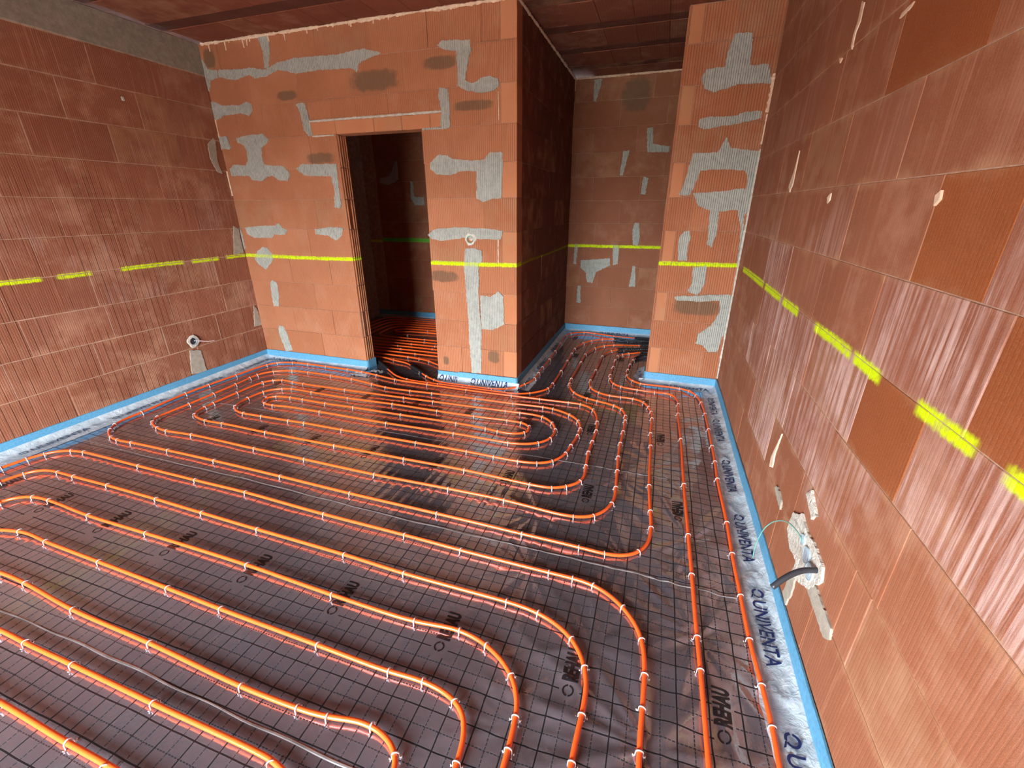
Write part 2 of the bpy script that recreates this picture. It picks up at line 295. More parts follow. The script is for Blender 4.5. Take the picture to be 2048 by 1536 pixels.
YELLOW = (.64, .84, .0)
def brick_mat(name, axis, period, rib, base1, base2, segs=None, streak=0., dust=.35, rough=.9, coarse=0., paint=True, z0=1.073, half=.017, ptint=YELLOW, spots=(), slotz=None, groove=.18, sand=0., bold=0., chalk=False):
    g = N(name); p = g.pos(); u = p[axis]
    oi = g.n('ObjectInfo'); rd = oi.outputs['Random']
    c = g.mix(rd, base1, base2)
    big = g.noise(2.2, 5, .6)
    c = g.mix(g.rng(big, .35, .7, 0., .55), c, (base1[0] * .72, base1[1] * .66, base1[2] * .62))
    fine = g.noise(260, 2, .7)
    c = g.mix(g.rng(fine, .45, .8, 0., .16), c, (.62, .33, .21))
    du = g.noise(5.5, 6, .62, off=3.1)
    c = g.mix(g.math('MULTIPLY', g.rng(du, .48, .7, 0., dust), g.rng(g.math('FRACT', g.math('MULTIPLY', rd, 7.3)), .15, .7, .25, 1.)), c, (.52, .285, .18))
    # scorched / sandy firing patches on single blocks
    pick = g.rng(rd, .86, .9)
    c = g.mix(g.math('MULTIPLY', pick, g.rng(g.noise(7, 4, off=9), .35, .65, 0., .55)), c, (.40, .21, .11))
    for (sx_, sz_, rx_, rz_) in spots:
        e1 = g.math('POWER', g.math('ABSOLUTE', g.math('MULTIPLY', g.math('SUBTRACT', u, sx_), 1 / rx_)), 3.)
        e2 = g.math('POWER', g.math('ABSOLUTE', g.math('MULTIPLY', g.math('SUBTRACT', p[2], sz_), 1 / rz_)), 3.)
        e = g.math('ADD', g.math('ADD', e1, e2), g.math('MULTIPLY', g.math('SUBTRACT', g.noise(22, 3, off=4), .5), 1.5))
        c = g.mix(g.rng(e, .45, 1.25, .78, 0.), c, (.15, .095, .055))
    ripple = g.math('SINE', g.math('MULTIPLY', u, 2 * math.pi / period))
    r01 = g.rng(ripple, -.95, -.2)
    keep = g.rng(g.noise(3.1, 2, off=5), .3, .42, .55, 1.)
    hgt = g.math('MULTIPLY', r01, keep)
    c = g.mix(g.math('MULTIPLY', g.math('SUBTRACT', 1., r01), g.math('MULTIPLY', keep, groove)), c, (.17, .05, .022))
    if coarse:
        fr = g.math('FRACT', g.math('MULTIPLY', g.math('ADD', u, g.math('MULTIPLY', g.noise(2.5, 1, stretch=(1, 1, .001)), .06)), 1 / coarse))
        slot = g.math('MULTIPLY', g.rng(fr, .0, .05), g.rng(fr, .12, .17, 1., 0.))
        slot = g.math('MULTIPLY', slot, g.rng(g.noise(4.5, 2, stretch=(1, 1, .6), off=2), .38, .62))
        slot = g.math('MULTIPLY', slot, g.rng(p[2], 1.35, 1.95, 1., 0.))
        hgt = g.math('SUBTRACT', g.math('MULTIPLY', hgt, .25), g.math('MULTIPLY', slot, 2.2))
        c = g.mix(g.math('MULTIPLY', slot, .45), c, (.16, .05, .025))
    if bold:   # some blocks burnt to a deeper, cleaner orange
        c = g.mix(g.rng(g.math('FRACT', g.math('MULTIPLY', rd, 5.7)), .62, .66, 0., bold), c, (.37, .098, .028))
    nrm = g.bump(hgt, 1., rib)
    nrm = g.bump(g.noise(420, 3, .7), .5, .0012, nrm)
    if streak:
        st = g.noise(1., 5, .65, stretch=(55 if axis == 0 else 1, 55 if axis == 1 else 1, 2.2))
        zone = g.noise(2.4, 4, .6, off=6.3)
        low = g.rng(p[2], .25, .6); hi = g.rng(p[2], 1.25, 1.65, 1., .25)
        gate = g.math('MULTIPLY', g.rng(zone, .44, .58), g.math('MULTIPLY', low, hi))
        if chalk: gate = g.rng(g.noise(4., 5, .65, off=6.3), .38, .60, .25, 1.)
        else: gate = g.math('MULTIPLY', gate, g.rng(g.math('FRACT', g.math('MULTIPLY', rd, 3.9)), .5, .6, .15, 1.))
        c = g.mix(g.math('MULTIPLY', gate, g.rng(st, .42, .58, 0., streak)), c, (.66, .47, .42))
        c = g.mix(g.rng(st, .55, .72, 0., .35), c, (.62, .30, .19))
    if sand:   # sandy dust rubbed off along the bed joints
        jz = g.math('ABSOLUTE', g.math('SUBTRACT', g.math('FRACT', g.math('MULTIPLY', g.math('ADD', p[2], .045), 4.)), .5))
        jz = g.math('ADD', jz, g.math('MULTIPLY', g.math('SUBTRACT', g.noise(9, 4, .6, off=8), .5), -.55))
        c = g.mix(g.math('MULTIPLY', g.rng(jz, -.12, .10, 1., 0.), sand), c, (.52, .29, .155))
    if paint:
        mk = paint_mask(g, axis, segs, z0=z0, half=half)
        c = g.mix(mk, c, ptint)
    return g.out(c, rough, nrm, Specular_IOR_Level=.25)

OR1, OR2 = (.49, .195, .095), (.41, .150, .068)
SHADE1, SHADE2 = (.165, .054, .028), (.125, .040, .020)  # passage wall only: its shade is put into a darker clay colour
M = {}
M['back'] = brick_mat('ribbed_clay_back', 0, .0165, .0035, OR1, OR2, spots=[(-2.252, 2.421, 0.215, 0.072), (-1.68, 2.489, 0.141, 0.042), (-1.438, 2.208, 0.159, 0.033), (-3.103, 2.378, 0.107, 0.035), (-1.757, 0.959, 0.14, 0.049), (-1.309, 0.269, 0.057, 0.056), (-1.782, 0.186, 0.029, 0.043), (-3.854, 2.696, 0.062, 0.069), (-2.859, 1.907, 0.141, 0.042)])
M['pier'] = brick_mat('ribbed_clay_pier', 0, .018, .004, (.46, .172, .080), (.39, .13, .058), spots=[(0.351, 0.718, 0.193, 0.072)])
M['smooth'] = brick_mat('plain_clay', 0, .5, .0001, (.52, .21, .10), (.47, .18, .08), dust=.2, groove=0.)
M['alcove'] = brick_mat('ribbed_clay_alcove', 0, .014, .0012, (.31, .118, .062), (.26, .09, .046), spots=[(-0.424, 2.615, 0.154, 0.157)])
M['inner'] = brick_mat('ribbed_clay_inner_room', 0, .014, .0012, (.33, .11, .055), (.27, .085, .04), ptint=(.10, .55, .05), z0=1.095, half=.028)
M['left'] = brick_mat('grooved_clay_left', 1, .0125, .003, (.30, .110, .060), (.235, .080, .042), segs=[(1.0, 1.83), (1.92, 2.12), (2.32, 2.81), (2.89, 3.15), (3.23, 3.44)], coarse=.047, dust=.5, streak=.22, groove=.04, sand=.3)
M['right'] = brick_mat('dusty_clay_right', 1, .0125, .0002, (.335, .125, .062), (.29, .098, .044), segs=[(2.98, 3.75), (2.54, 2.93), (2.21, 2.49), (1.59, 1.96), (1.37, 1.56), (.96, 1.17), (.7, .87)], streak=.4, dust=.5, half=.021, groove=.02, sand=.55)
M['right_deep'] = brick_mat('deep_orange_clay_right', 1, .0125, .0002, (.33, .095, .024), (.28, .078, .021), segs=[(2.98, 3.75), (2.54, 2.93), (2.21, 2.49), (1.59, 1.96), (1.37, 1.56), (.96, 1.17), (.7, .87)], dust=.12, half=.021, groove=.02, sand=.25)
M['right_chalk'] = brick_mat('chalky_clay_right', 1, .0125, .0002, (.32, .120, .068), (.29, .100, .052), segs=[(2.98, 3.75), (2.54, 2.93), (2.21, 2.49), (1.59, 1.96), (1.37, 1.56), (.96, 1.17), (.7, .87)], streak=.8, dust=.45, half=.021, groove=.02, sand=.4, chalk=True)
M['passage'] = brick_mat('shaded_clay_passage', 1, .0125, .001, SHADE1, SHADE2, groove=.05, ptint=(.30, .27, .01), segs=[(3.4, 5.6)], half=.012)
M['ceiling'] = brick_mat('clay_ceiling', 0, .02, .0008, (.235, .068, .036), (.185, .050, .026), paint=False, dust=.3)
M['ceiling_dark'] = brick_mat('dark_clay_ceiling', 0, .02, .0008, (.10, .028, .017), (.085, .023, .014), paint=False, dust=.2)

def mortar(name, c1, c2, axis=0, period=.0155, rib=.0025, paint=True, segs=None, lumpy=0.):
    g = N(name)
    c = g.mix(g.rng(g.noise(28, 5, .65), .3, .7), c1, c2)
    rp_ = g.math('SINE', g.math('MULTIPLY', g.pos()[axis], 2 * math.pi / period))
    if rib: c = g.mix(g.rng(rp_, 0., 1., 0., .55), c, (min(1, c2[0] * 1.35), min(1, c2[1] * 1.35), min(1, c2[2] * 1.35)))
    nr = g.bump(rp_, 1., rib) if rib else None
    if lumpy: nr = g.bump(g.noise(42, 4, .65, dist=.6), 1., lumpy, nr)
    nr = g.bump(g.noise(150, 4, .7), .8, .002, nr)
    if paint: c = g.mix(g.math('MULTIPLY', paint_mask(g, axis, segs), .6), c, YELLOW)
    return g.out(c, .92, nr, Specular_IOR_Level=.2)
M['mortar'] = mortar('grey_mortar', (.31, .315, .275), (.43, .44, .39))
M['mortar_side'] = mortar('grey_mortar_side', (.33, .29, .23), (.42, .38, .31), axis=1, rib=0, segs=[(2.98, 3.75), (2.54, 2.93), (2.21, 2.49), (1.59, 1.96), (1.37, 1.56), (.96, 1.17), (.7, .87)])
M['joint'] = mortar('joint_mortar', (.36, .20, .13), (.48, .32, .23), rib=0)
M['joint_side'] = mortar('joint_mortar_side', (.36, .20, .13), (.50, .34, .25), axis=1, rib=0, segs=[(9, 9.1)])
M['stain'] = mortar('scorched_clay', (.13, .085, .05), (.24, .14, .08))
M['plaster'] = mortar('pale_plaster', (.50, .46, .38), (.70, .68, .61), rib=0, paint=False, lumpy=.010)
M['concrete'] = mortar('beam_concrete', (.22, .19, .15), (.30, .26, .21), rib=0, paint=False)
M['foam'] = mortar('dried_foam', (.72, .52, .36), (.86, .70, .52), rib=0, paint=False)

def simple(name, col, rough=.5, var=.1, scale=60, **k):
    g = N(name)
    c = g.mix(g.rng(g.noise(scale, 3), .3, .7), tuple(x * (1 - var) for x in col), tuple(min(1, x * (1 + var)) for x in col))
    return g.out(c, rough, g.bump(g.noise(scale * 4, 2), .3, .0006), **k)
M['pipe'] = simple('orange_pipe_plastic', (.88, .115, .018), .28, .05, 30, Specular_IOR_Level=.55)
M['sleeve'] = simple('black_sleeve_plastic', (.012, .012, .013), .45, .2)
M['clip'] = simple('white_clip_plastic', (.75, .66, .64), .35, .05)
M['foamstrip'] = simple('blue_foam', (.095, .31, .50), .6, .12, 90)
M['ink'] = simple('blue_ink', (.012, .022, .10), .4, .1)
M['blackink'] = simple('black_ink', (.012, .010, .012), .35, .1)
M['seamtape'] = simple('seam_tape', (.22, .20, .20), .25, .25, 12)
M['darkplastic'] = simple('dark_cable_plastic', (.035, .037, .045), .4, .1)
M['bluebox'] = simple('pale_blue_plastic', (.42, .52, .58), .4, .1)
M['greenbox'] = simple('green_plastic', (.05, .24, .13), .35, .2)
M['wire'] = simple('green_wire', (.14, .36, .30), .4, .1)
M['screed'] = simple('insulation_board', (.5, .5, .48), .8, .1)

# printed foil: grid lines at 10 cm, dashed lines between, glossy clear face
def foil_mat():
    g = N('printed_foil'); p = g.pos()
    def lines(c, per, off, w):
        f = g.math('FRACT', g.math('ADD', g.math('MULTIPLY', g.math('SUBTRACT', c, off), 1 / per), .5))
        d = g.math('MULTIPLY', g.math('ABSOLUTE', g.math('SUBTRACT', f, .5)), per)
        return g.rng(d, w * .6, w * 1.1, 1., 0.)
    wx = g.math('MULTIPLY', g.math('SUBTRACT', g.noise(3.5, 2, off=1), .5), .012)
    wy = g.math('MULTIPLY', g.math('SUBTRACT', g.noise(3.5, 2, off=7), .5), .016)
    x = g.math('ADD', p[0], wx); y = g.math('ADD', p[1], wy)
    a = g.math('MAXIMUM', lines(x, .1, .022, .0031), lines(y, .1, .07, .0031))
    dash = g.math('MULTIPLY', lines(x, .1, .072, .0024), g.math('GREATER_THAN', g.math('FRACT', g.math('MULTIPLY', y, 1 / .012)), .25))
    dash2 = g.math('MULTIPLY', lines(y, .1, .12, .0024), g.math('GREATER_THAN', g.math('FRACT', g.math('MULTIPLY', x, 1 / .012)), .25))
    ink = g.math('MAXIMUM', a, g.math('MULTIPLY', g.math('MAXIMUM', dash, dash2), .95))
    # blank windows in the grid round each printed word
    for x0, yc, y0, y1 in ((-.12, 1.05, .8, 1.3), (-.235, 2.075, 1.8, 2.4), (-.325, 2.85, 2.6, 3.1), (-.45, 4.2, 4.0, 4.4)):
        f = g.math('FRACT', g.math('ADD', g.math('MULTIPLY', g.math('SUBTRACT', p[0], x0), 1 / .485), .5))
        d = g.math('MULTIPLY', g.math('ABSOLUTE', g.math('SUBTRACT', f, .5)), .485)
        inx = g.math('LESS_THAN', d, .034)
        iny = g.math('LESS_THAN', g.math('ABSOLUTE', g.math('SUBTRACT', p[1], yc)), .112)
        ink = g.math('MULTIPLY', ink, g.math('SUBTRACT', 1., g.math('MULTIPLY', inx, iny)))
    base = g.mix(g.rng(g.noise(1.1, 3), .35, .65), (.42, .425, .49), (.36, .355, .42))
    c = g.mix(ink, base, (.006, .005, .006))
    n1 = g.noise(9, 4, .6); n2 = g.noise(55, 3, .6)
    nr = g.bump(n1, .35, .006); nr = g.bump(n2, .25, .0012, nr)
    met = g.math('MULTIPLY', g.math('SUBTRACT', 1., ink), .80)
    clear = g.math('SUBTRACT', 1., ink)
    ro = g.math('ADD', g.rng(g.noise(6, 3), .3, .7, .09, .20), g.math('MULTIPLY', ink, .35))
    return g.out(c, ro, nr, met, IOR=1.5, Coat_Weight=g.math('MULTIPLY', clear, .5), Coat_Roughness=.08, Coat_IOR=1.5)
M['foil'] = foil_mat()
def apron_mat():
    g = N('clear_white_apron')
    c = g.mix(g.rng(g.noise(20, 4), .3, .7), (.46, .55, .61), (.66, .74, .79))
    m_ = g.out(c, .25, g.bump(g.noise(30, 4, .6, dist=1.), 1., .006), Specular_IOR_Level=.8)
    tr = g.n('BsdfTransparent'); mx = g.n('MixShader')
    g.set(mx.inputs[0], g.rng(g.noise(7, 3), .3, .7, .80, .97))
    g.t.links.new(tr.outputs[0], mx.inputs[1]); g.t.links.new(g.b.outputs[0], mx.inputs[2])
    g.t.links.new(mx.outputs[0], g.t.nodes['Material Output'].inputs[0])
    return m_
M['apron'] = apron_mat()
# ------------------------------------------------------------------ foil relief
FANS = [(.138, .873, .50, 11, 1.0, .010), (.302, 1.317, .50, 11, 2.0, .010), (-.066, 2.291, .30, 15, .3, .004), (.126, 2.496, .34, 9, 2.2, .006),
        (-.389, 1.431, .22, 13, 1., .0035), (-.07, 1.15, .35, 9, 4., .006), (.30, 1.85, .42, 9, 3., .009), (-.45, 1.83, .3, 13, 5., .0035),
        (.02, 1.62, .3, 14, .8, .004), (.44, 1.62, .35, 9, .2, .008), (-.26, .8, .2, 13, .9, .003)]
def relief(x, y):
    """height of the foil above the boards, in metres (numpy arrays or floats)"""
    x = np.asarray(x, float); y = np.asarray(y, float)
    h = .0012 * np.sin(7.1 * x + 3.3 * np.sin(1.7 * y)) * np.sin(6.3 * y + 2.1 * np.sin(2.3 * x))
    h = h + .0006 * np.sin(21 * x + 9 * y) * np.sin(17 * y - 6 * x + 1)
    # long creases running with the roll, in patches
    pat = np.clip(np.sin(1.9 * x + 1.2) * np.sin(2.6 * y + .4 * x) * 1.6 - .1, 0, 1)
    h = h + pat * .0010 * np.sin(96 * x + 1.6 * np.sin(2.4 * y) - 5 * y) * (.6 + .4 * np.sin(13 * x))
    b = np.exp(-((y - 1.86) / .17) ** 2) * np.exp(-((x + .95) / .45) ** 2)
    h = h + b * .0030 * np.sin(105 * x + 1.5 * np.sin(3 * y) - 6 * y) * (.5 + .5 * np.sin(17 * x + 2))
    for cx, cy, R, n, ph, a in FANS:
        dx = x - cx; dy = y - cy; r = np.sqrt(dx * dx + dy * dy) + 1e-6; t = np.arctan2(dy, dx)
        s = np.abs(np.sin(.5 * n * t + ph + 1.3 * np.sin(2 * t + ph)))
        h = h + 1.5 * a * (1 - s) ** 2 * np.clip(r / .06, 0, 1) * np.exp(-(r / R) ** 2)
    # loose ripples beside the right wall
    e = 1 / (1 + np.exp(-(x - .05) / .07))
    h = h + e * (.0032 * np.sin(26 * x + 5 * np.sin(1.7 * y + .6)) * np.sin(4.3 * y + 1.3 * np.sin(7 * x)) + .0022 * np.sin(34 * y + 2.2 * np.sin(9 * x)) * np.sin(11 * x + 1) + .0016 * np.sin(19 * y + 14 * x))
    return np.where(h > 0, .0085 * np.tanh(h / .0085), .004 * np.tanh(h / .004))
def hz(x, y): return float(relief(x, y))

# ------------------------------------------------------------------ structure
def slab(name, boxes, mat):
    v = []; f = []
    for (x0, x1, y0, y1, z0, z1) in boxes:
        n = len(v)
        v += [(x, y, z) for z in (z0, z1) for y in (y0, y1) for x in (x0, x1)]
        f += [tuple(n + i for i in q) for q in ((0, 2, 3, 1), (4, 5, 7, 6), (0, 1, 5, 4), (2, 6, 7, 3), (0, 4, 6, 2), (1, 3, 7, 5))]
    o = link(name, mesh(name, v, f), mat)
    return tag(o, kind='structure')

floor = tag(link('floor', box_me('floor', XL - .2, 1.0, YR - .2, D2 + .2, -.16, -.012), M['screed']), 'pale insulation boards under the whole floor foil', kind='structure')
yard = tag(link('ground', box_me('ground', -30, 30, -40, YR - .3, -.6, -.5), M['concrete']), kind='structure')

DX0, DX1, DZ = -2.67, -1.87, 2.075          # doorway
T = .13
w_back = slab('wall_back', [(XL, DX0 - .006, D + .005, D + T - .005, -.012, H), (DX1 + .006, XB - .005, D + .005, D + T - .005, -.012, H), (DX0 - .006, DX1 + .006, D + .005, D + T - .005, DZ + .01, H)], M['joint'])
w_left = slab('wall_left', [(XL - .15, XL - .0025, YR, D2 + T, -.012, H)], M['joint_side'])
w_right = slab('wall_right', [(XR + .0018, XR + .15, YR, DP + T, -.012, H)], M['joint_side'])
w_pass = slab('wall_passage', [(XB - T + .005, XB - .005, D + T - .005, D2, -.012, H)], M['joint_side'])
w_alc = slab('wall_alcove', [(XB - T, 1.0, D2 + .005, D2 + T, -.012, H)], M['joint'])
w_inner = slab('wall_inner_room', [(XL, XB - T, D2 + .005, D2 + T, -.012, H)], M['joint'])
w_pier = slab('wall_pier', [(.005, XR + .15, DP + .005, DP + T - .005, -.012, H)], M['joint'])
slab('wall_niche', [(.95, 1.05, DP + T, D2 + .005, -.012, H), (XR + .15, 1.05, DP + T - .02, DP + T + .06, -.012, H)], M['joint_side'])
# rear wall (behind the camera) with its window openings
rb = []; xs = XL
for (x0, x1, z0, z1) in WIN:
    rb += [(xs, x0, YR - .25, YR, -.012, H), (x0, x1, YR - .25, YR, -.012, z0), (x0, x1, YR - .25, YR, z1, H)]; xs = x1
rb.append((xs, XR + .15, YR - .25, YR, -.012, H))
w_rear = slab('wall_rear', rb, M['joint'])
ceil = slab('ceiling', [(XL - .15, 1.05, YR - .25, D2 + T, H + .012, H + .2)], M['ceiling'])

ZC = [.08 + .25 * k for k in range(11)]
def course(a0, a1, known, step):
    j = sorted(known) or [a0 + step * .4]
    while j[0] > a0 + .05: j.insert(0, j[0] - step)
    while j[-1] < a1 - .05: j.append(j[-1] + step)
    j = [a0] + [q for q in j if a0 + .05 < q < a1 - .05] + [a1]
    return list(zip(j[:-1], j[1:]))
def put_brick(parent, axis, a0, a1, z0, z1, face, depth, sgn, mat, proud=None, c=.0024, gap=.0026):
    """one block: spans a0..a1 along the wall, its visible face at `face`, body behind it (sgn = +1 body towards +)"""
    w = a1 - a0 - gap; hgt = z1 - z0 - gap
    if proud is None: proud = rnd.uniform(-.0025, .0025)
    dc = face + sgn * (depth / 2) + proud
    if axis == 0:
        me = cham(w, depth, hgt, c, mat); loc = ((a0 + a1) / 2, dc, (z0 + z1) / 2)
    else:
        me = cham(depth, w, hgt, c, mat); loc = (dc, (a0 + a1) / 2, (z0 + z1) / 2)
    return link('brick', me, None, parent, loc)
def clip_iv(iv, lo, hi):
    out = []
    for a, b in iv:
        if b <= lo or a >= hi: out.append((a, b))
        else:
            if a < lo - .03: out.append((a, lo))
            if b > hi + .03: out.append((hi, b))
    return out

# back wall, 50 cm blocks, toothed at the free corner
KB = {0: [-3.68, -3.18, -1.62], 1: [-3.48, -3.0, -1.45], 2: [-3.68, -3.17, -1.42], 3: [-3.41, -2.94, -1.53], 4: [-3.63, -3.13, -1.5], 5: [-3.5, -3.0, -1.37], 6: [-3.72, -3.22, -1.40],
      7: [-3.45, -2.95, -1.6], 8: [-3.2, -2.69, -2.15, -1.37], 9: [-3.48, -2.98, -2.46, -1.99, -1.56], 10: [-3.75, -3.27, -2.75, -2.26, -1.77, -1.35]}
for k in range(11):
    z0 = ZC[k]; z1 = min(z0 + .25, H - .004)
    a1 = XB if k % 2 else XB - .122
    iv = course(XL, a1, KB[k], .5)
    if k == 8: iv = [q for a, b in iv for q in ([(a, -2.915), (-2.915, b)] if a < -2.96 and b > -2.915 else [(a, -1.675), (-1.675, b)] if a < -1.675 and b > -1.62 else [(a, b)])]
    if z0 < DZ: iv = clip_iv(iv, DX0 + rnd.uniform(-.006, .006), DX1 + rnd.uniform(-.005, .005))
    for a, b in iv:
        zz = z0
        if k == 8 and b > -2.90 and a < -1.69: zz = 2.188
        zt = z1
        put_brick(w_back, 0, a, b, zz, zt, D, T, 1, M['back'])
    if k % 2 == 0: put_brick(w_back, 0, a1, XB, z0, z1, D, T, 1, M['smooth'], proud=rnd.uniform(-.001, .003))
put_brick(w_back, 0, XL, DX0, -.01, .08, D, T, 1, M['back'])
put_brick(w_back, 0, DX1, XB, -.01, .08, D, T, 1, M['back'])
# tongues and grooves on the block ends in the doorway
for k in range(8):
    z0 = ZC[k]; z1 = min(z0 + .25, DZ)
    for q, yy in enumerate((D + .022, D + .052, D + .082, D + .110)):
        if k in (1, 5) and q == 1: continue
        link('brick_tongue', cham(.010, .014, z1 - z0 - .006, .003, M['smooth']), None, w_back, (DX0 + .004, yy, (z0 + z1) / 2))
# ceramic lintel over the door: shells side by side
for i, (a, b) in enumerate(((-2.915, -2.665), (-2.665, -2.294), (-2.294, -2.039), (-2.039, -1.79), (-1.79, -1.678))):
    o = link('lintel_shell', cham(b - a - .003, T, .098, .004, M['smooth']), None, w_back, ((a + b) / 2, D + T / 2 - .002, 2.126))
    if i == 0: tag(o, 'narrow plain clay lintel shell over the doorway')
# mortar bed on and under the lintel
def wall_bead(name, parent, pts, r, mat, wob=.35, seed=1, label=None):
    """an uneven bead of mortar or foam along a polyline"""
    rr = random.Random(seed)
    P_ = []
    for a, b in zip(pts[:-1], pts[1:]):
        a = Vector(a); b = Vector(b); n = max(2, int((b - a).length / .012))
        for i in range(n): P_.append(a.lerp(b, i / n))
    P_.append(Vector(pts[-1]))
    v = []; f = []; ns = 7; w = 1.
    for i, p in enumerate(P_):
        d = (P_[min(i + 1, len(P_) - 1)] - P_[max(i - 1, 0)]).normalized()
        u = d.cross(Vector((.3, .2, .93))).normalized(); q = d.cross(u)
        w = .6 * w + .4 * rr.uniform(1 - wob * 1.6, 1 + wob * 2.2)
        for s_ in range(ns):
            t = 2 * math.pi * s_ / ns
            v.append(p + (u * math.cos(t) + q * math.sin(t)) * r * w * rr.uniform(.8, 1.2))
    for i in range(len(P_) - 1):
        for s_ in range(ns):
            a = i * ns + s_; b = i * ns + (s_ + 1) % ns
            f.append((a, b, b + ns, a + ns))
    f.append(tuple(range(ns))[::-1]); f.append(tuple(range(len(v) - ns, len(v))))
    o = link(name, mesh(name, v, f), mat, parent)
    if label: tag(o, label)
    return o
wall_bead('mortar_bead', w_back, [(-2.91, D - .001, 2.182), (-1.69, D - .001, 2.184)], .008, M['plaster'], .2, 3, 'pale mortar line along the top of the door lintel')
wall_bead('mortar_bead', w_back, [(-2.91, D, 2.072), (-2.69, D, 2.072)], .006, M['plaster'], .2, 4, 'short pale mortar line under the left end of the door lintel')
wall_bead('mortar_bead', w_back, [(-1.86, D, 2.075), (-1.68, D, 2.075)], .007, M['mortar'], .2, 5, 'short grey mortar line under the right end of the door lintel')
wall_bead('foam_bead', w_back, [(XL + .04, D - .004, H - .008), (XB, D - .004, H - .008)], .009, M['foam'], .5, 6, 'dried cream foam squeezed out along the ceiling over the doorway wall')
for i in range(22):
    x = -3.88 + rnd.uniform(0, 1.9); l = rnd.uniform(.008, .03) + .035 * (rnd.random() > .85)
    wall_bead('foam_drip', w_back, [(x, D - .004, H - .01), (x + rnd.uniform(-.006, .006), D - .004, H - .01 - l)], .005, M['foam'], .3, 60 + i)
wall_bead('foam_bead', w_pass, [(XB + .004, D, H - .008), (XB + .004, D2, H - .008)], .009, M['foam'], .45, 7, 'dried cream foam along the ceiling over the dark passage wall')
wall_bead('foam_bead', w_pass, [(XB + .004, D2 - .004, H - .01), (XB + .003, D2 - .004, H - .12)], .006, M['foam'], .4, 17)
wall_bead('foam_bead', w_alc, [(XB, D2 - .004, H - .008), (.2, D2 - .004, H - .006)], .008, M['foam'], .45, 8, 'dried cream foam along the ceiling at the far end')
wall_bead('foam_bead', w_back, [(XL + .004, D - .003, 2.25), (XL + .006, D - .003, 2.10)], .006, M['foam'], .4, 9, 'short cream foam bead in the left corner, upper one')
wall_bead('foam_bead', w_back, [(XL + .004, D - .003, 1.83), (XL + .006, D - .003, 1.62)], .006, M['foam'], .4, 10, 'short cream foam bead in the left corner, lower one')
wall_bead('foam_bead', w_pier, [(XR - .004, DP - .004, 2.36), (XR - .004, DP - .004, 2.13)], .013, M['foam'], .5, 11, 'thick cream foam drip in the right corner')
wall_bead('foam_bead', w_pier, [(XR - .004, DP - .004, 2.12), (XR - .004, DP - .004, 1.93)], .006, M['foam'], .4, 12)
wall_bead('mortar_bead', w_pier, [(XR - .004, DP - .004, 1.9), (XR - .006, DP - .004, .62), (XR - .004, DP - .004, .1)], .007, M['plaster'], .3, 13, 'pale mortar line running down the right corner')
wall_bead('mortar_bead', w_back, [(-1.247, D - .002, 1.32), (-1.25, D - .002, 1.09)], .005, M['foam'], .4, 14)
wall_bead('mortar_bead', w_back, [(-1.232, D - .002, 2.28), (-1.23, D - .002, 2.10)], .003, M['foam'], .3, 15)

KA = {0: [-.77, -.29], 1: [-.52], 2: [-.93, -.7], 3: [-.98, -.5], 4: [-.78], 5: [-.5], 6: [-.83, -.3], 7: [-.55], 8: [-.86, -.38], 9: [-.58], 10: [-.8, -.25]}
for k in range(11):
    z0 = ZC[k]; z1 = min(z0 + .25, H - .004)
    for a, b in course(XB, .55, KA[k], .49): put_brick(w_alc, 0, a, b, z0, z1, D2, .1, 1, M['alcove'])
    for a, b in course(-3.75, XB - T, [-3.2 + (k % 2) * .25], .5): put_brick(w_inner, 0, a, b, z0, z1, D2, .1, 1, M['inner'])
    # pier with its plain end pieces
    if k % 2 == 0:
        put_brick(w_pier, 0, 0, .022, z0, z1, DP, T, 1, M['pier']); put_brick(w_pier, 0, .022, .108, z0, z1, DP, T, 1, M['smooth']); s0 = .108
    else: s0 = 0.
    for a, b in course(s0, XR, [[.46], [.25], [.37], [.30], [.47], [.20], [.4], [.31], [.44], [.36], [.33]][k], .5): put_brick(w_pier, 0, a, b, z0, z1, DP, T, 1, M['pier'])
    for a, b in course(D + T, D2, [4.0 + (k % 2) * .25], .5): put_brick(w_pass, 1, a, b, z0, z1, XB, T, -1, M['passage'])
put_brick(w_pier, 0, 0, XR, -.01, .08, DP, T, 1, M['pier'])
KR = {0: [1.3, .8], 1: [1.06, 1.16], 2: [1.53, 1.03], 3: [1.93, 1.435, 1.125], 4: [2.02, 1.52, 1.0], 5: [1.9, 1.39, 1.10], 6: [1.64], 7: [1.9], 8: [1.7], 9: [1.95], 10: [1.72]}
def right_kind(k, m):
    for kk, lo, hi in ((5, 1.1, 1.39), (3, 1.125, 1.43), (4, .5, 1.0), (1, 1.16, 1.4), (7, 1.4, 1.9)):
        if k == kk and lo < m < hi: return 'right_deep'
    for kk, lo, hi in ((4, 1.0, 1.52), (3, 1.43, 2.93), (2, 1.53, 3.0), (3, .6, 1.12), (5, .6, 1.1), (4, 2.5, 3.0), (1, 2.2, 2.8)):
        if k == kk and lo < m < hi: return 'right_chalk'
    return 'right'
KL = {0: [1.73, 2.22], 1: [1.97, 2.47], 2: [2.13, 2.6], 3: [2.1, 2.59], 4: [1.85, 2.35], 5: [2.05, 2.55], 6: [1.8], 7: [2.04], 8: [1.8], 9: [2.05]}
for k in range(11):
    z0 = ZC[k]; z1 = min(z0 + .25, H - .004)
    for a, b in course(.3, DP, KR[k], .5): put_brick(w_right, 1, a, b, z0, z1, XR, .1, 1, M[right_kind(k, (a + b) / 2)], proud=rnd.uniform(-.001, .001), c=.0014)
    if k < 10:
        for a, b in course(.9, D + T, KL[k], .5): put_brick(w_left, 1, a, b, z0, z1 if k < 9 else 2.575, XL, .1, -1, M['left'], gap=.004)
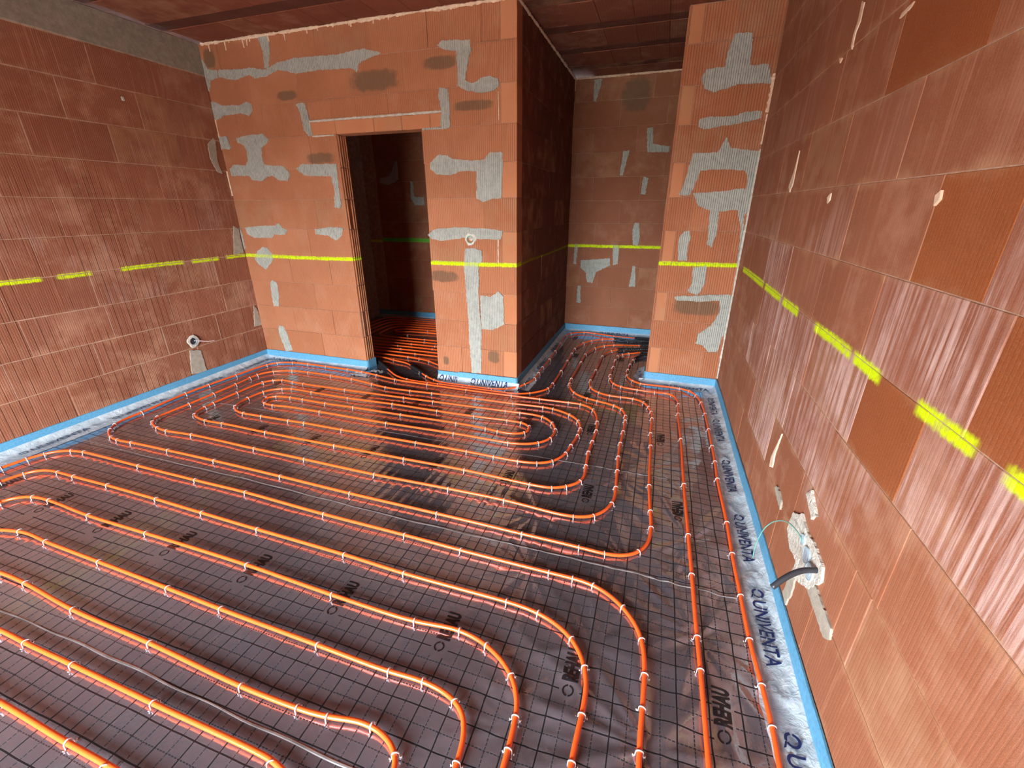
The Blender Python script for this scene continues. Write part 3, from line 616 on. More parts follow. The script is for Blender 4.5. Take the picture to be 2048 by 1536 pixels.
for o_ in (w_right, w_left):
    sx = XR if o_ is w_right else XL
    sg = 1 if o_ is w_right else -1
    put_brick(o_, 1, YR + .01, .3 if sg > 0 else .9, -.01, H - .005, sx, .1, sg, M['right' if sg > 0 else 'left'], proud=0)
    put_brick(o_, 1, .3 if sg > 0 else .9, 3.44, -.01, .08, sx, .1, sg, M['right' if sg > 0 else 'left'], proud=0)
# reinforced concrete ring beam on the left wall
o = link('concrete_beam', cham(.12, D - YR, .225, .004, M['concrete']), None, w_left, (XL - .06 + .004, (D + YR) / 2, 2.692))
tag(o, 'grey concrete ring beam along the top of the left wall')
# ceramic ceiling: block rows between beams that run across the room
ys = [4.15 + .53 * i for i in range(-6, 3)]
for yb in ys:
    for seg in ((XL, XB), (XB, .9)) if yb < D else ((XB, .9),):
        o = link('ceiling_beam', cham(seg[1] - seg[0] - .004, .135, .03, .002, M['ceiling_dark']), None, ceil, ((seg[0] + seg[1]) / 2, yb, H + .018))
    y0 = yb + .0675; y1 = yb + .53 - .0675
    x = XL
    while x < .9:
        if yb < D or x > XB - .1:
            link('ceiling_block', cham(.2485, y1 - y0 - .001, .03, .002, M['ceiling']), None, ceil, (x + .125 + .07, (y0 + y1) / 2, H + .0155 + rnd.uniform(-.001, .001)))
        x += .25

# ------------------------------------------------------------------ mortar smears, plaster and foam stuck to the walls
from mathutils.geometry import delaunay_2d_cdt
WALLS = {'inner': (w_inner, 0, D2, -1), 'back': (w_back, 0, D, -1), 'pier': (w_pier, 0, DP, -1), 'alcove': (w_alc, 0, D2, -1), 'left': (w_left, 1, XL, 1), 'right': (w_right, 1, XR, -1)}
PN = {'mortar': 'mortar_patch', 'stain': 'scorch_mark', 'plaster': 'plaster_patch', 'foam': 'foam_drip'}
for i, (wl, kd, pts) in enumerate(PATCHES):
    par, ax, face, sg = WALLS[wl]
    q = []
    rr = random.Random(100 + i)
    for a, b in zip(pts, pts[1:] + pts[:1]):
        n = max(1, int(math.dist(a, b) / .014))
        for k in range(n):
            t = k / n
            q.append([a[0] + (b[0] - a[0]) * t + rr.uniform(-.004, .004) * (.4 if kd == 'foam' else 1), a[1] + (b[1] - a[1]) * t + rr.uniform(-.004, .004)])
    for p in q:
        if wl == 'back': p[0] = min(max(p[0], XL + .002), XB - .002); 
        if wl == 'pier': p[0] = min(max(p[0], .002), XR - .006)
        if wl == 'left': p[0] = min(p[0], D - .002)
        if wl == 'right': p[0] = min(p[0], DP - .002)
        p[1] = min(p[1], H - .004)
    hgt = .0003 * (i % 7) + {'mortar': .0055, 'stain': .0032, 'plaster': .008, 'foam': .004}[kd]
    def P3(p, off):
        return (p[0], face + sg * off, p[1]) if ax == 0 else (face + sg * off, p[0], p[1])
    cx = sum(p[0] for p in q) / len(q); cz = sum(p[1] for p in q) / len(q)
    area = sum(a[0] * b[1] - b[0] * a[1] for a, b in zip(q, q[1:] + q[:1]))
    if area < 0: q = q[::-1]
    vv, _, ff, *_r = delaunay_2d_cdt([Vector(p) for p in q], [], [list(range(len(q)))], 1, 1e-5)
    vv = [(p.x, p.y) for p in vv]
    cnt = {}
    for t in ff:
        for k in range(len(t)):
            e = (t[k], t[(k + 1) % len(t)]); kk = (min(e), max(e)); cnt.setdefault(kk, []).append(e)
    border = [e[0] for e in cnt.values() if len(e) == 1]
    rim = {i for e in border for i in e}
    v3 = []
    for k, p in enumerate(vv): v3.append(P3(p, hgt))
    n = len(vv)
    for k, p in enumerate(vv): v3.append(P3(p, -.004))
    f3 = [tuple(t) for t in ff] + [(b_, a_, a_ + n, b_ + n) for a_, b_ in border]
    bm = bmesh.new(); vs = [bm.verts.new(p) for p in v3]
    for t in f3: bm.faces.new([vs[i] for i in t])
    bmesh.ops.delete(bm, geom=[w for w in bm.verts if not w.link_faces], context='VERTS')
    bmesh.ops.recalc_face_normals(bm, faces=bm.faces)
    me = bpy.data.meshes.new(PN[kd]); bm.to_mesh(me); bm.free()
    mt = {'mortar': M['mortar'] if ax == 0 else M['mortar_side'], 'stain': M['stain'], 'plaster': M['plaster'], 'foam': M['foam']}[kd]
    o = link(PN[kd], me, mt, par)

# ------------------------------------------------------------------ floor foil, in rolls laid side by side
def sheet(name, x0, x1, y0, y1, sx, sy, label, keep=None):
    X = np.linspace(x0, x1, int((x1 - x0) / sx) + 2); Y = np.linspace(y0, y1, int((y1 - y0) / sy) + 2)
    gx, gy = np.meshgrid(X, Y)
    gz = relief(gx, gy)
    v = np.stack([gx.ravel(), gy.ravel(), gz.ravel()], 1)
    nx = len(X); f = []
    ii, jj = np.meshgrid(np.arange(nx - 1), np.arange(len(Y) - 1))
    a = (jj * nx + ii).ravel()
    if keep is not None:
        cxx = ((gx[:-1, :-1] + gx[1:, 1:]) / 2).ravel(); cyy = ((gy[:-1, :-1] + gy[1:, 1:]) / 2).ravel()
        a = a[keep(cxx, cyy)]
    f = np.stack([a, a + 1, a + nx + 1, a + nx], 1)
    used = np.unique(f); mp_ = np.zeros(len(v), int); mp_[used] = np.arange(len(used))
    v = v[used]; f = mp_[f]
    me = bpy.data.meshes.new(name)
    me.vertices.add(len(v)); me.vertices.foreach_set('co', v.ravel())
    me.loops.add(f.size); me.loops.foreach_set('vertex_index', f.ravel())
    me.polygons.add(len(f)); me.polygons.foreach_set('loop_start', np.arange(0, f.size, 4)); me.polygons.foreach_set('loop_total', np.full(len(f), 4))
    me.update(calc_edges=True); me.polygons.foreach_set('use_smooth', [True] * len(f))
    o = link(name, me, M['foil'])
    return tag(o, label, 'floor foil', 'printed grid foil on the floor')
E0, E1 = XL + .004, XR - .004
SHEETS = []
SHEETS.append(sheet('floor_foil', E0, E1, YR + .01, -.2, .1, .1, 'grid-printed foil sheet nearest the camera, mostly out of the picture'))
SHEETS.append(sheet('floor_foil', E0, E1, -.2, .565, .014, .014, 'grid-printed foil sheet at the bottom edge, in front of the nearest seam'))
SHEETS.append(sheet('floor_foil', E0, E1, .565, 1.575, .0115, .0115, 'grid-printed foil sheet between the nearest seam and the middle seam'))
SHEETS.append(sheet('floor_foil', E0, E1, 1.575, 2.365, .0115, .0115, 'grid-printed foil sheet between the middle seam and the far seam'))
SHEETS.append(sheet('floor_foil', E0, E1, 2.365, DP - .004, .014, .016, 'grid-printed foil sheet beyond the far seam, in front of the doorway and pier',
      lambda x, y: (y < D - .004) | ((x > XB + .004) & (y < DP))))
SHEETS.append(sheet('floor_foil', XB + .004, .94, DP - .004, D2 - .004, .02, .02, 'grid-printed foil sheet filling the dim passage at the back'))
SHEETS.append(sheet('floor_foil', XL + .004, XB - T - .004, D + .0, D2 - .004, .03, .03, 'dark foil sheet in the inner room seen through the doorway',
      lambda x, y: (y > D + T) | ((x > DX0) & (x < DX1))))
def ribbon(name, pts, w, zoff, mat, label, cat, group=None, seed=1):
    rr = random.Random(seed); v = []; f = []
    P_ = []
    for a, b in zip(pts[:-1], pts[1:]):
        n = max(2, int(math.dist(a, b) / .015))
        for i in range(n): P_.append((a[0] + (b[0] - a[0]) * i / n, a[1] + (b[1] - a[1]) * i / n))
    P_.append(pts[-1])
    for i, (x, y) in enumerate(P_):
        y += .005 * math.sin(3.1 * x + seed) + .002 * math.sin(19 * x)
        ww = w * (1 + .25 * math.sin(7 * x + seed))
        for k, t in enumerate((-1, -.5, .5, 1)):
            yy = y + t * ww / 2
            v.append((x, yy, hz(x, yy) + (zoff if abs(t) < .9 else .0004)))
    for i in range(len(P_) - 1):
        for k in range(3): f.append((4 * i + k, 4 * i + 4 + k, 4 * i + 5 + k, 4 * i + 1 + k))
    return tag(link(name, mesh(name, v, f), mat), label, cat, group)
ribbon('foil_seam', [(-3.7, .57), (.45, .56)], .008, .0022, M['seamtape'], 'greyish welded foil seam nearest the camera, low in the picture', 'foil seam', 'foil seams', 1)
ribbon('foil_seam', [(-3.75, 1.60), (.47, 1.545)], .008, .0022, M['seamtape'], 'greyish foil seam crossing the middle of the floor', 'foil seam', 'foil seams', 2)
ribbon('foil_seam', [(-3.35, 2.37), (.2, 2.36)], .007, .002, M['seamtape'], 'thin pale foil seam running through the inner loops of the spiral', 'foil seam', 'foil seams', 3)
# ------------------------------------------------------------------ blue edge insulation strips with their foil aprons
import mathutils.noise as mn
def strip(pts, nrm_side, label, h=.092, th=.010, seed=1, r=.018):
    """foam strip standing on the floor along a polyline (wall side on the left if nrm_side = 1)"""
    # round the corners
    P_ = [Vector(pts[0])]
    for a, b, c in zip(pts[:-2], pts[1:-1], pts[2:]):
        a, b, c = Vector(a), Vector(b), Vector(c)
        u = (a - b).normalized(); w = (c - b).normalized()
        for t in (0, .33, .66, 1): P_.append((b + u * r) * (1 - t) ** 2 + b * 2 * t * (1 - t) + (b + w * r) * t * t)
    P_.append(Vector(pts[-1]))
    Q = []
    for a, b in zip(P_[:-1], P_[1:]):
        n = max(1, int((b - a).length / .05))
        for i in range(n): Q.append(a.lerp(b, i / n))
    Q.append(P_[-1])
    v = []; f = []
    for i, p in enumerate(Q):
        d = (Q[min(i + 1, len(Q) - 1)] - Q[max(i - 1, 0)]).normalized()
        n = Vector((-d.y, d.x)) * nrm_side
        hh = h + .0025 * math.sin(3 * p.x + 5 * p.y + seed) + .001 * math.sin(31 * (p.x + p.y))
        lean = .0015 + .0015 * math.sin(4 * (p.x + p.y) + seed)
        o_ = p - n * lean
        for (t, z) in ((0, -.008), (0, hh - .002), (-.002, hh), (-th + .002, hh), (-th, hh - .002), (-th, -.008)):
            q = o_ + n * t; v.append((q.x, q.y, z))
    for i in range(len(Q) - 1):
        for k in range(6):
            a = i * 6 + k; b = i * 6 + (k + 1) % 6
            f.append((a, b, b + 6, a + 6))
    f.append(tuple(range(6))[::-1]); f.append(tuple(range(len(v) - 6, len(v))))
    root = empty('edge_strip', (pts[0][0], pts[0][1], 0))
    o = link('foam_strip', mesh('foam_strip', v, f), M['foamstrip'], root, (-pts[0][0], -pts[0][1], 0))
    tag(root, label, 'edge strip', 'blue foam edge strips at the foot of the walls')
    return root
def az(d, rise=.026):
    """rise of the apron towards its weld halfway up the strip"""
    return rise * max(0., 1 - d / .05) ** 1.7
def apron(root, p0, p1, side, w0, w1, seed, amp=.0055, name='foil_apron', rise=.026):
    """wrinkled clear apron lying on the floor, welded to the strip"""
    a = Vector(p0); b = Vector(p1); L = (b - a).length; d = (b - a) / L; n = Vector((-d.y, d.x)) * -side
    ns = max(4, int(L / .014)); nt = 12
    v = []; f = []
    for i in range(ns + 1):
        s = L * i / ns
        for k in range(nt + 1):
            t = k / nt
            w = w0 + (w1 - w0) * i / ns + .012 * mn.noise(Vector((s * 3.1, seed, 0))) + .006 * mn.noise(Vector((s * 17, seed, 3)))
            p = a + d * s + n * (.0105 + (w - .0105) * t)
            q = p
            r_ = 1 - abs(mn.noise(Vector((s * 9 + t * 2.2, t * 2.4 + seed * 3.7, .3)))) * 2.2
            r2 = 1 - abs(mn.noise(Vector((s * 24 + seed, t * 5, 2.3)))) * 2.
            z = amp * max(0, r_) ** 3 * math.sin(math.pi * min(1, t * 1.05 + .02)) + .002 * max(0, r2) * math.sin(math.pi * t)
            z = hz(q.x, q.y) * (1 - .5 * (1 - t)) + .0016 + z + az((w - .0105) * t, rise)
            v.append((q.x, q.y, z))
    for i in range(ns):
        for k in range(nt):
            q = i * (nt + 1) + k
            f.append((q, q + nt + 1, q + nt + 2, q + 1))
    rx, ry, _ = root.location
    return link(name, mesh(name, v, f, True), M['apron'], root, (-rx, -ry, 0))

SL = strip([(XL, YR), (XL, D), (DX0 + .0, D), (DX0 + .005, D + T)], 1, 'long blue foam edge strip along the left wall and round to the doorway')
a1 = apron(SL, (XL, YR), (XL, D), 1, .175, .15, 1, .009, rise=.04)
a2 = apron(SL, (XL, D), (DX0 + .01, D), 1, .10, .11, 2)
SD = strip([(DX1 - .012, D + T - .01), (DX1, D), (-1.615, D)], 1, 'short low blue foam strip at the foot of the doorway right side', h=.080)
apron(SD, (DX1, D), (-1.6, D), 1, .085, .09, 3, .003, rise=.045)
SB = strip([(-1.655, D - .0115), (XB, D - .0115), (XB + .0005, D2), (-.96, D2)], 1, 'blue foam strip round the free brick corner and into the passage')
apron(SB, (-1.655, D - .0115), (XB + .03, D - .0115), 1, .095, .10, 4, .0025, rise=.045)
apron(SB, (XB, D - .05), (XB, D2), 1, .125, .12, 5)
SA = strip([(-1.02, D2 - .012), (.3, D2 - .012)], 1, 'blue foam strip at the foot of the far passage wall')
apron(SA, (-1.02, D2 - .012), (.3, D2 - .012), 1, .11, .10, 6)
SP = strip([(-.004, DP + T + .02), (-.002, DP), (XR, DP), (XR, YR)], 1, 'blue foam strip round the pier foot and down the right wall', r=.03)
apron(SP, (0, DP + T + .22), (0, DP - .06), 1, .06, .13, 7, .006)
apron(SP, (-.05, DP), (XR, DP), 1, .12, .13, 8, .004)
apron(SP, (XR, DP), (XR, YR), 1, .125, .14, 9, .011)
SI = strip([(XL + .02, D2), (XB - T, D2)], 1, 'dim blue foam strip at the back of the inner room')
apron(SI, (XL + .02, D2), (XB - T, D2), 1, .12, .1, 10)

# crumpled clear tape left by the doorway corner
sc = empty('tape_scrap', (-2.62, 3.34, 0))
tag(sc, 'crumpled scrap of clear tape lying by the left corner of the doorway', 'tape scrap')
for sx_, (ox, oy, wx, wy) in enumerate(((-2.74, 3.285, .22, .075), (-2.60, 3.40, .14, .06))):
    nx, ny = 24, 10; v = []; f = []
    for i in range(nx + 1):
        for j in range(ny + 1):
            x = ox + wx * (i / nx) + .012 * mn.noise(Vector((j * .4, sx_, 1))); y = oy + wy * (j / ny - .5) + .012 * mn.noise(Vector((i * .3, sx_, 5)))
            z = hz(x, y) + .003 + .014 * max(0, 1 - 2.2 * abs(mn.noise(Vector((x * 28, y * 17, sx_ + .5))))) ** 2
            v.append((x + 2.62, y - 3.34, z))
    for i in range(nx):
        for j in range(ny): a = i * (ny + 1) + j; f.append((a, a + ny + 1, a + ny + 2, a + 1))
    link('tape_piece', mesh('tape_piece', v, f, True), M['apron'], sc)
link('mortar_chip', cham(.012, .02, .028, .004, M['plaster']), None, w_left, (XL + .003, 2.70, 2.27))

# ------------------------------------------------------------------ lettering
_tc = {}
def glyphs(txt, size, sx, bold):
    k = (txt, size, sx, bold)
    if k in _tc: return _tc[k]
    cu = bpy.data.curves.new('lettering', 'FONT'); cu.body = txt; cu.size = size; cu.offset = bold; cu.resolution_u = 3
    cu.space_character = 1.04
    o = bpy.data.objects.new('lettering', cu); COL.objects.link(o)
    me = bpy.data.meshes.new_from_object(o)
    v = [(q.co.x * sx, q.co.y) for q in me.vertices]; f = [tuple(p.vertices) for p in me.polygons]
    COL.objects.unlink(o); bpy.data.objects.remove(o); bpy.data.meshes.remove(me)
    x0 = min(p[0] for p in v); v = [(p[0] - x0, p[1]) for p in v]
    _tc[k] = (v, f)
    return _tc[k]
def densify(v, f):
    bm = bmesh.new(); vs = [bm.verts.new((x, y, 0)) for x, y in v]
    for q in f:
        try: bm.faces.new([vs[i] for i in q])
        except ValueError: pass
    bmesh.ops.triangulate(bm, faces=bm.faces)
    for _ in range(2):
        es = [e for e in bm.edges if e.calc_length() > .012]
        if es: bmesh.ops.subdivide_edges(bm, edges=es, cuts=1)
        bmesh.ops.triangulate(bm, faces=bm.faces)
    bm.verts.index_update()
    r = [(q.co.x, q.co.y) for q in bm.verts], [tuple(x.index for x in q.verts) for q in bm.faces]
    bm.free(); return r
def ring(cx, cy, r0, r1, arcs):
    v = []; f = []
    for a0, a1 in arcs:
        n = 10; b = len(v)
        for i in range(n + 1):
            t = math.radians(a0 + (a1 - a0) * i / n)
            for r in (r0, r1): v.append((cx + r * math.cos(t), cy + r * math.sin(t)))
        for i in range(n): f.append((b + 2 * i, b + 2 * i + 1, b + 2 * i + 3, b + 2 * i + 2))
    return v, f
def flat_print(name, parent, v, f, origin, ux, uy, mat, zoff, label=None, zfun=None, spread=0):
    """place flat print on a floor surface: origin (x, y), ux = reading direction, uy = up of the letters"""
    ux = Vector(ux); uy = Vector(uy); P_ = []
    for a, b in v:
        q = Vector(origin) + ux * a + uy * b
        P_.append((q.x, q.y, (zfun or hz)(q.x, q.y) + zoff))
    px, py, pz = parent.location
    o = link(name, mesh(name, P_, f), mat, parent, (-px, -py, -pz))
    if label: tag(o, label)
    return o
# one cached foil word: ring mark + REHAU
gv, gf = glyphs('REHAU', .0715, .50, .0036)
gw = max(p[0] for p in gv); ks = .120 / gw
gv = [(p[0] * ks + .050, p[1]) for p in gv]
rv, rf = ring(.0200, .0245, .0145, .0195, [(8, 172), (188, 352)])
wv = gv + rv; wf = list(gf) + [tuple(i + len(gv) for i in q) for q in rf]
wv, wf = densify(wv, wf)
def word(sh, x, y0): flat_print('printed_word', SHEETS[sh], wv, wf, (x + .0250, y0 - .006), (0, 1), (-1, 0), M['blackink'], .0012)
for k in range(9):
    x = .36 - .485 * k
    if k <= 8: word(2, x, .952 + .016 * max(0, -x) + (.016 if k == 0 else 0))
for k in range(8): word(3, .25 - .485 * k, 1.988 + .004 * k)
for k in range(8): word(4, .155 - .485 * k, 2.768)
for k in range(2): word(4, .03 - .485 * k, 3.36)
for x, y in ((-.26, 4.42), (-.75, 4.42), (-.88, 5.1)): word(5, x, y)
for k in range(7): word(1, .2 - .485 * k, .02)

def univenta(root, x, y, ux, uy, L=.36, name='printed_word', amp=.006, cut=None, d0=.06, rise=.026, txt='UNIVENTA'):
    g_, f_ = glyphs(txt, .070, .8, .0012)
    s_ = (L - .07) / max(p[0] for p in g_)
    vv = [(p[0] * s_ + .07, p[1]) for p in g_]
    r_, rf_ = ring(.03, .026, .015, .023, [(-60, 170), (190, 285)])
    n = len(r_); r_ += [(.033, .010), (.040, .003), (.060, -.004), (.056, .004)]; rf_.append((n, n + 1, n + 2, n + 3))
    # small line of print under the word
    m0 = len(vv)
    vv = vv + r_; ff = list(f_) + [tuple(i + m0 for i in q) for q in rf_]
    if cut: # part of the word is tucked under the neighbouring sheet
        keep = [q for q in ff if min(vv[i][0] for i in q) < cut]; ff = keep
    vv, ff = densify(vv, ff)
    o_ = Vector((x, y)); U = Vector(uy)
    def zf(X, Y):
        b = (Vector((X, Y)) - o_).dot(U) / U.length_squared   # distance towards the wall from the baseline
        return hz(X, Y) + az(d0 - b, rise)
    return flat_print(name, root, vv, ff, (x, y), ux, uy, M['ink'], amp, zfun=zf)
for yy in (3.72, 3.28, 2.68, 2.13, 1.62, 1.055, .5): univenta(SP, XR - .092, yy, (0, -1), (1, 0), .36 if yy > 1.5 else .38, amp=.0105, d0=.082)
univenta(SP, .16, DP - .105, (1, 0), (0, 1), .39, amp=.008, d0=.094)
univenta(SP, -.105, DP + .19, (.35, -1), (1, .35), .20, amp=.010)
univenta(SB, -1.53, D - .070, (1, .02), (0, 1), .37, amp=.005, d0=.048, rise=.045)
univenta(SD, -1.855, D - .062, (1, -.02), (0, 1), .215, amp=.005, txt='UNIV', d0=.052, rise=.045)
univenta(SA, -.62, D2 - .09, (1, 0), (0, 1), .37, amp=.009, d0=.068)
for yy in (4.9, 4.3, 3.7): univenta(SB, XB + .09, yy, (0, -1), (-.9, 0), .36, amp=.009, d0=.08)
for yy in (.72, 1.32, 1.87, 2.42, 2.97): univenta(SL, XL + .11, yy, (0, 1), (-1, 0), .40, amp=.0095, d0=.1)
univenta(SL, -3.86, D - .085, (1, 0), (0, 1), .36, amp=.008, d0=.075)

# ------------------------------------------------------------------ pipes
PZ, PR = .0185, .0085
def catmull(p, step=.02):
    p = [np.array(q, float) for q in p]
    p = [2 * p[0] - p[1]] + p + [2 * p[-1] - p[-2]]
    o = []
    for i in range(1, len(p) - 2):
        a, b, c, d = p[i - 1:i + 3]
        t0 = 0; t1 = t0 + max(1e-3, np.linalg.norm(b - a)) ** .5; t2 = t1 + max(1e-3, np.linalg.norm(c - b)) ** .5; t3 = t2 + max(1e-3, np.linalg.norm(d - c)) ** .5
        n = max(2, int(np.linalg.norm(c - b) / step))
        for k in range(n):
            t = t1 + (t2 - t1) * k / n
            A1 = (t1 - t) / (t1 - t0) * a + (t - t0) / (t1 - t0) * b; A2 = (t2 - t) / (t2 - t1) * b + (t - t1) / (t2 - t1) * c; A3 = (t3 - t) / (t3 - t2) * c + (t - t2) / (t3 - t2) * d
            B1 = (t2 - t) / (t2 - t0) * A1 + (t - t0) / (t2 - t0) * A2; B2 = (t3 - t) / (t3 - t1) * A2 + (t - t1) / (t3 - t1) * A3
            o.append((t2 - t) / (t2 - t1) * B1 + (t - t1) / (t2 - t1) * B2)
    o.append(p[-2]); return o
def thin(pts, dmin=.05):
    """drop trace points that nearly coincide"""
    o = [pts[0]]
    for p in pts[1:]:
        if math.dist(p, o[-1]) > dmin: o.append(p)
    return o
def smooth(c, n=3):
    c = np.array(c); k = np.ones(2 * n + 1) / (2 * n + 1)
    q = np.vstack([np.repeat(c[:1], n, 0), c, np.repeat(c[-1:], n, 0)])
    r_ = np.stack([np.convolve(q[:, i], k, 'valid') for i in range(c.shape[1])], 1)
    r_[0] = c[0]; r_[-1] = c[-1]
    return r_
def tube_me(name, c, r, ns=10, rings=None, cap=True):
    c = np.array(c, float)
    if c.shape[1] == 2: c = np.hstack([c, np.full((len(c), 1), PZ)])
    d = np.gradient(c, axis=0); d /= np.linalg.norm(d, axis=1)[:, None] + 1e-9
    u = np.cross(d, (0, 0, 1.)); u /= np.linalg.norm(u, axis=1)[:, None] + 1e-9; w = np.cross(u, d)
    t = np.linspace(0, 2 * math.pi, ns, endpoint=False)
    rad = np.full(len(c), r) if rings is None else rings
    v = c[:, None, :] + rad[:, None, None] * (u[:, None, :] * np.cos(t)[None, :, None] + w[:, None, :] * np.sin(t)[None, :, None])
    v = v.reshape(-1, 3); n = len(c)
    i = np.arange(n - 1)[:, None] * ns; k = np.arange(ns)[None, :]; k2 = (k + 1) % ns
    f = np.stack([i + k, i + k2, i + k2 + ns, i + k + ns], -1).reshape(-1, 4).tolist()
    if cap: f += [list(range(ns))[::-1], list(range(len(v) - ns, len(v)))]
    return mesh(name, v, f, True)

TR = {k: [tuple(q) for q in v] for k, v in TRACE.items()}
V1 = [(.3, 4.62)] + thin(TR['V1']); V2 = [(.3, 4.80)] + thin(TR['V2'])
r1, r2, r3, r4, r5, r6, r7 = (thin(TR['r%d' % i]) for i in range(1, 8))
frontA = V1[:-1] + [(.485, .6), (.48, 0), (.48, -1.0), (.48, -1.72), (.38, -1.88), (.22, -1.9), (-1.5, -1.9), (-3.5, -1.9), (-3.68, -1.85), (-3.75, -1.7), (-3.76, -.4), (-3.75, .8)] + r1 + \
    [(.12, .4), (.12, -1.32), (.05, -1.47), (-.1, -1.5), (-1.6, -1.5), (-3.1, -1.5), (-3.27, -1.43), (-3.33, -1.28), (-3.33, -.2), (-3.33, .75)] + r3[1:] + \
    [(-.26, .4), (-.26, -.92), (-.32, -1.07), (-.46, -1.1), (-2.7, -1.1), (-2.87, -1.03), (-2.92, -.9), (-2.92, .1), (-2.91, .5), (-2.82, .65)] + r5 + \
    [(-.54, .4), (-.55, -.52), (-.6, -.67), (-.75, -.7), (-2.3, -.7), (-2.47, -.63), (-2.52, -.5), (-2.52, .1), (-2.46, .27), (-2.3, .345)] + r7 + \
    [(-1.1, .33), (-.93, .3), (-.86, .18), (-.86, -.14), (-.93, -.27), (-1.06, -.3), (-2.0, -.3), (-2.12, -.28), (-2.18, -.2), (-2.12, -.12), (-2.0, -.1)]
frontB = V2[:-1] + [(.305, .5), (.3, -.5), (.3, -1.52), (.22, -1.68), (.06, -1.7), (-1.5, -1.7), (-3.3, -1.7), (-3.48, -1.64), (-3.54, -1.5), (-3.55, -.4), (-3.55, .8)] + r2 + \
    [(-.07, .3), (-.07, -1.12), (-.14, -1.27), (-.3, -1.3), (-2.9, -1.3), (-3.07, -1.24), (-3.13, -1.1), (-3.13, -.2), (-3.13, .55), (-3.11, .78)] + r4[1:] + \
    [(-.4, .3), (-.4, -.72), (-.46, -.87), (-.6, -.9), (-2.5, -.9), (-2.67, -.83), (-2.72, -.7), (-2.72, .1), (-2.68, .35), (-2.56, .48)] + r6[:-1] + \
    [(-.85, .49), (-.76, .44), (-.72, .33), (-.72, -.32), (-.78, -.46), (-.92, -.5), (-2.2, -.5), (-2.33, -.44), (-2.37, -.32), (-2.37, 0), (-2.31, .1), (-2.2, .13), (-1.15, .13), (-1.05, .05), (-1.05, -.03), (-1.15, -.1), (-1.9, -.1)]
front = frontA + frontB[::-1]
def make_pipe(ctrl, label, group='orange underfloor heating pipes'):
    c = smooth(catmull(ctrl, .02), 3)
    o = link('heating_pipe', tube_me('heating_pipe', c, PR), M['pipe'])
    return tag(o, label, 'heating pipe', group), c
p_front, _ = make_pipe(front, 'orange pipe laid in wide rows in front and up along the right wall')
back = [(.3, 5.10)] + thin(TR['spiral_back'], .035) + [(.3, 4.95)]
p_back, _ = make_pipe(back, 'orange pipe coiled into a long closed spiral in the upper half of the floor')
# pipe of the inner room: in through the doorway, round a tight double spiral, out again
def laps(k0, n, x0, x1, y0, y1, p):
    o = []
    for j in range(n):
        k = k0 + 2 * j; a = x0 + k * p; b = x1 - k * p; c_ = y0 + k * p; d_ = y1 - k * p
        if b - a < .25 or d_ - c_ < .1: break
        r_ = min(.12, (d_ - c_) / 2.2)
        o += [(a + r_ if j else a - .02, c_), ((a + b) / 2, c_), (b - r_, c_), (b - r_ * .3, c_ + r_ * .3), (b, c_ + r_), (b, d_ - r_), (b - r_ * .3, d_ - r_ * .3), (b - r_, d_), (a + r_, d_), (a + r_ * .3, d_ - r_ * .3), (a, d_ - r_), (a, c_ + 2 * p + r_), (a + r_ * .3, c_ + 2 * p + r_ * .3)]
    return o
A_ = laps(0, 4, -3.72, -1.36, 3.875, 5.40, .104); B_ = laps(1, 3, -3.72, -1.36, 3.875, 5.40, .104)
A_[1:3] = [(-2.75, 3.875), (-2.45, 3.86), (-2.2, 3.82), (-2.02, 3.73), (-1.8, 3.68), (-1.5, 3.70)]
s1 = thin(TR['sleeve_one'], .035); s2 = thin(TR['sleeve_two'], .035)
def nudge(L, f): return [(x, f(x, y)) for x, y in L]
s1 = nudge(s1, lambda x, y: 3.262 if -1.95 < x < -1.05 and y < 3.3 else y)
s2 = nudge(s2, lambda x, y: 3.305 if -1.8 < x < -1.28 and y < 3.33 else y)
inner = [(.3, 5.26)] + s1[::-1] + [(-2.85, 3.66), (-3.6, 3.665), (-3.76, 3.70), (-3.82, 3.80), (-3.80, 3.93)] + [(-3.70, 3.979)] + B_[1:-2] + A_[::-1][3:] + [(-3.73, 3.85), (-3.70, 3.80), (-3.6, 3.775), (-2.95, 3.775)] + s2 + [(.3, 5.37)]
p_inner, _ = make_pipe(inner, 'orange pipe running from the passage round the brick corner and through the doorway')

# black protective sleeves on the pipes
def sleeve(ctrl, label):
    c = smooth(catmull(ctrl, .003), 6)
    n = len(c); rr_ = np.full(n, PR + .0065) + .0012 * np.sign(np.sin(np.arange(n) * 1.05))
    o = link('protective_sleeve', tube_me('protective_sleeve', c, 0, 10, rr_), M['sleeve'])
    return tag(o, label, 'pipe sleeve', 'black corrugated pipe sleeves')
def cut(c, f): return [q for q in c if f(q)]
i1 = cut(s1, lambda q: q[0] < -2.3 and q[1] > 3.42); sleeve(i1[0:3] if len(i1) > 2 else i1, 'black sleeve on the pipe beside the left side of the doorway')
sleeve([(-2.27, 3.617), (-2.18, 3.556), (-2.05, 3.462)], 'black sleeve on the pipe in the middle of the doorway')
sleeve([(-.42, 5.24), (-.24, 5.22), (-.01, 5.25), (.28, 5.26)], 'long black sleeve at the far end of the passage, second row from the back')
sleeve([(-.17, 5.35), (-.01, 5.35), (.28, 5.37)], 'short black sleeve farthest back in the passage')
sleeve([(-.09, 5.043), (-.02, 5.06), (.28, 5.10)], 'short black sleeve in the middle of the passage fan')
sleeve([(-.33, 4.81), (-.26, 4.85), (-.04, 4.91), (0, 4.92), (.28, 4.95)], 'long curved black sleeve in the middle of the passage fan')
sleeve([(-.08, 4.772), (-.02, 4.80), (.28, 4.80)], 'short black sleeve second from the pier')
sleeve([(-.12, 4.53), (-.09, 4.61), (-.03, 4.66), (.28, 4.62)], 'short bent black sleeve nearest the pier')

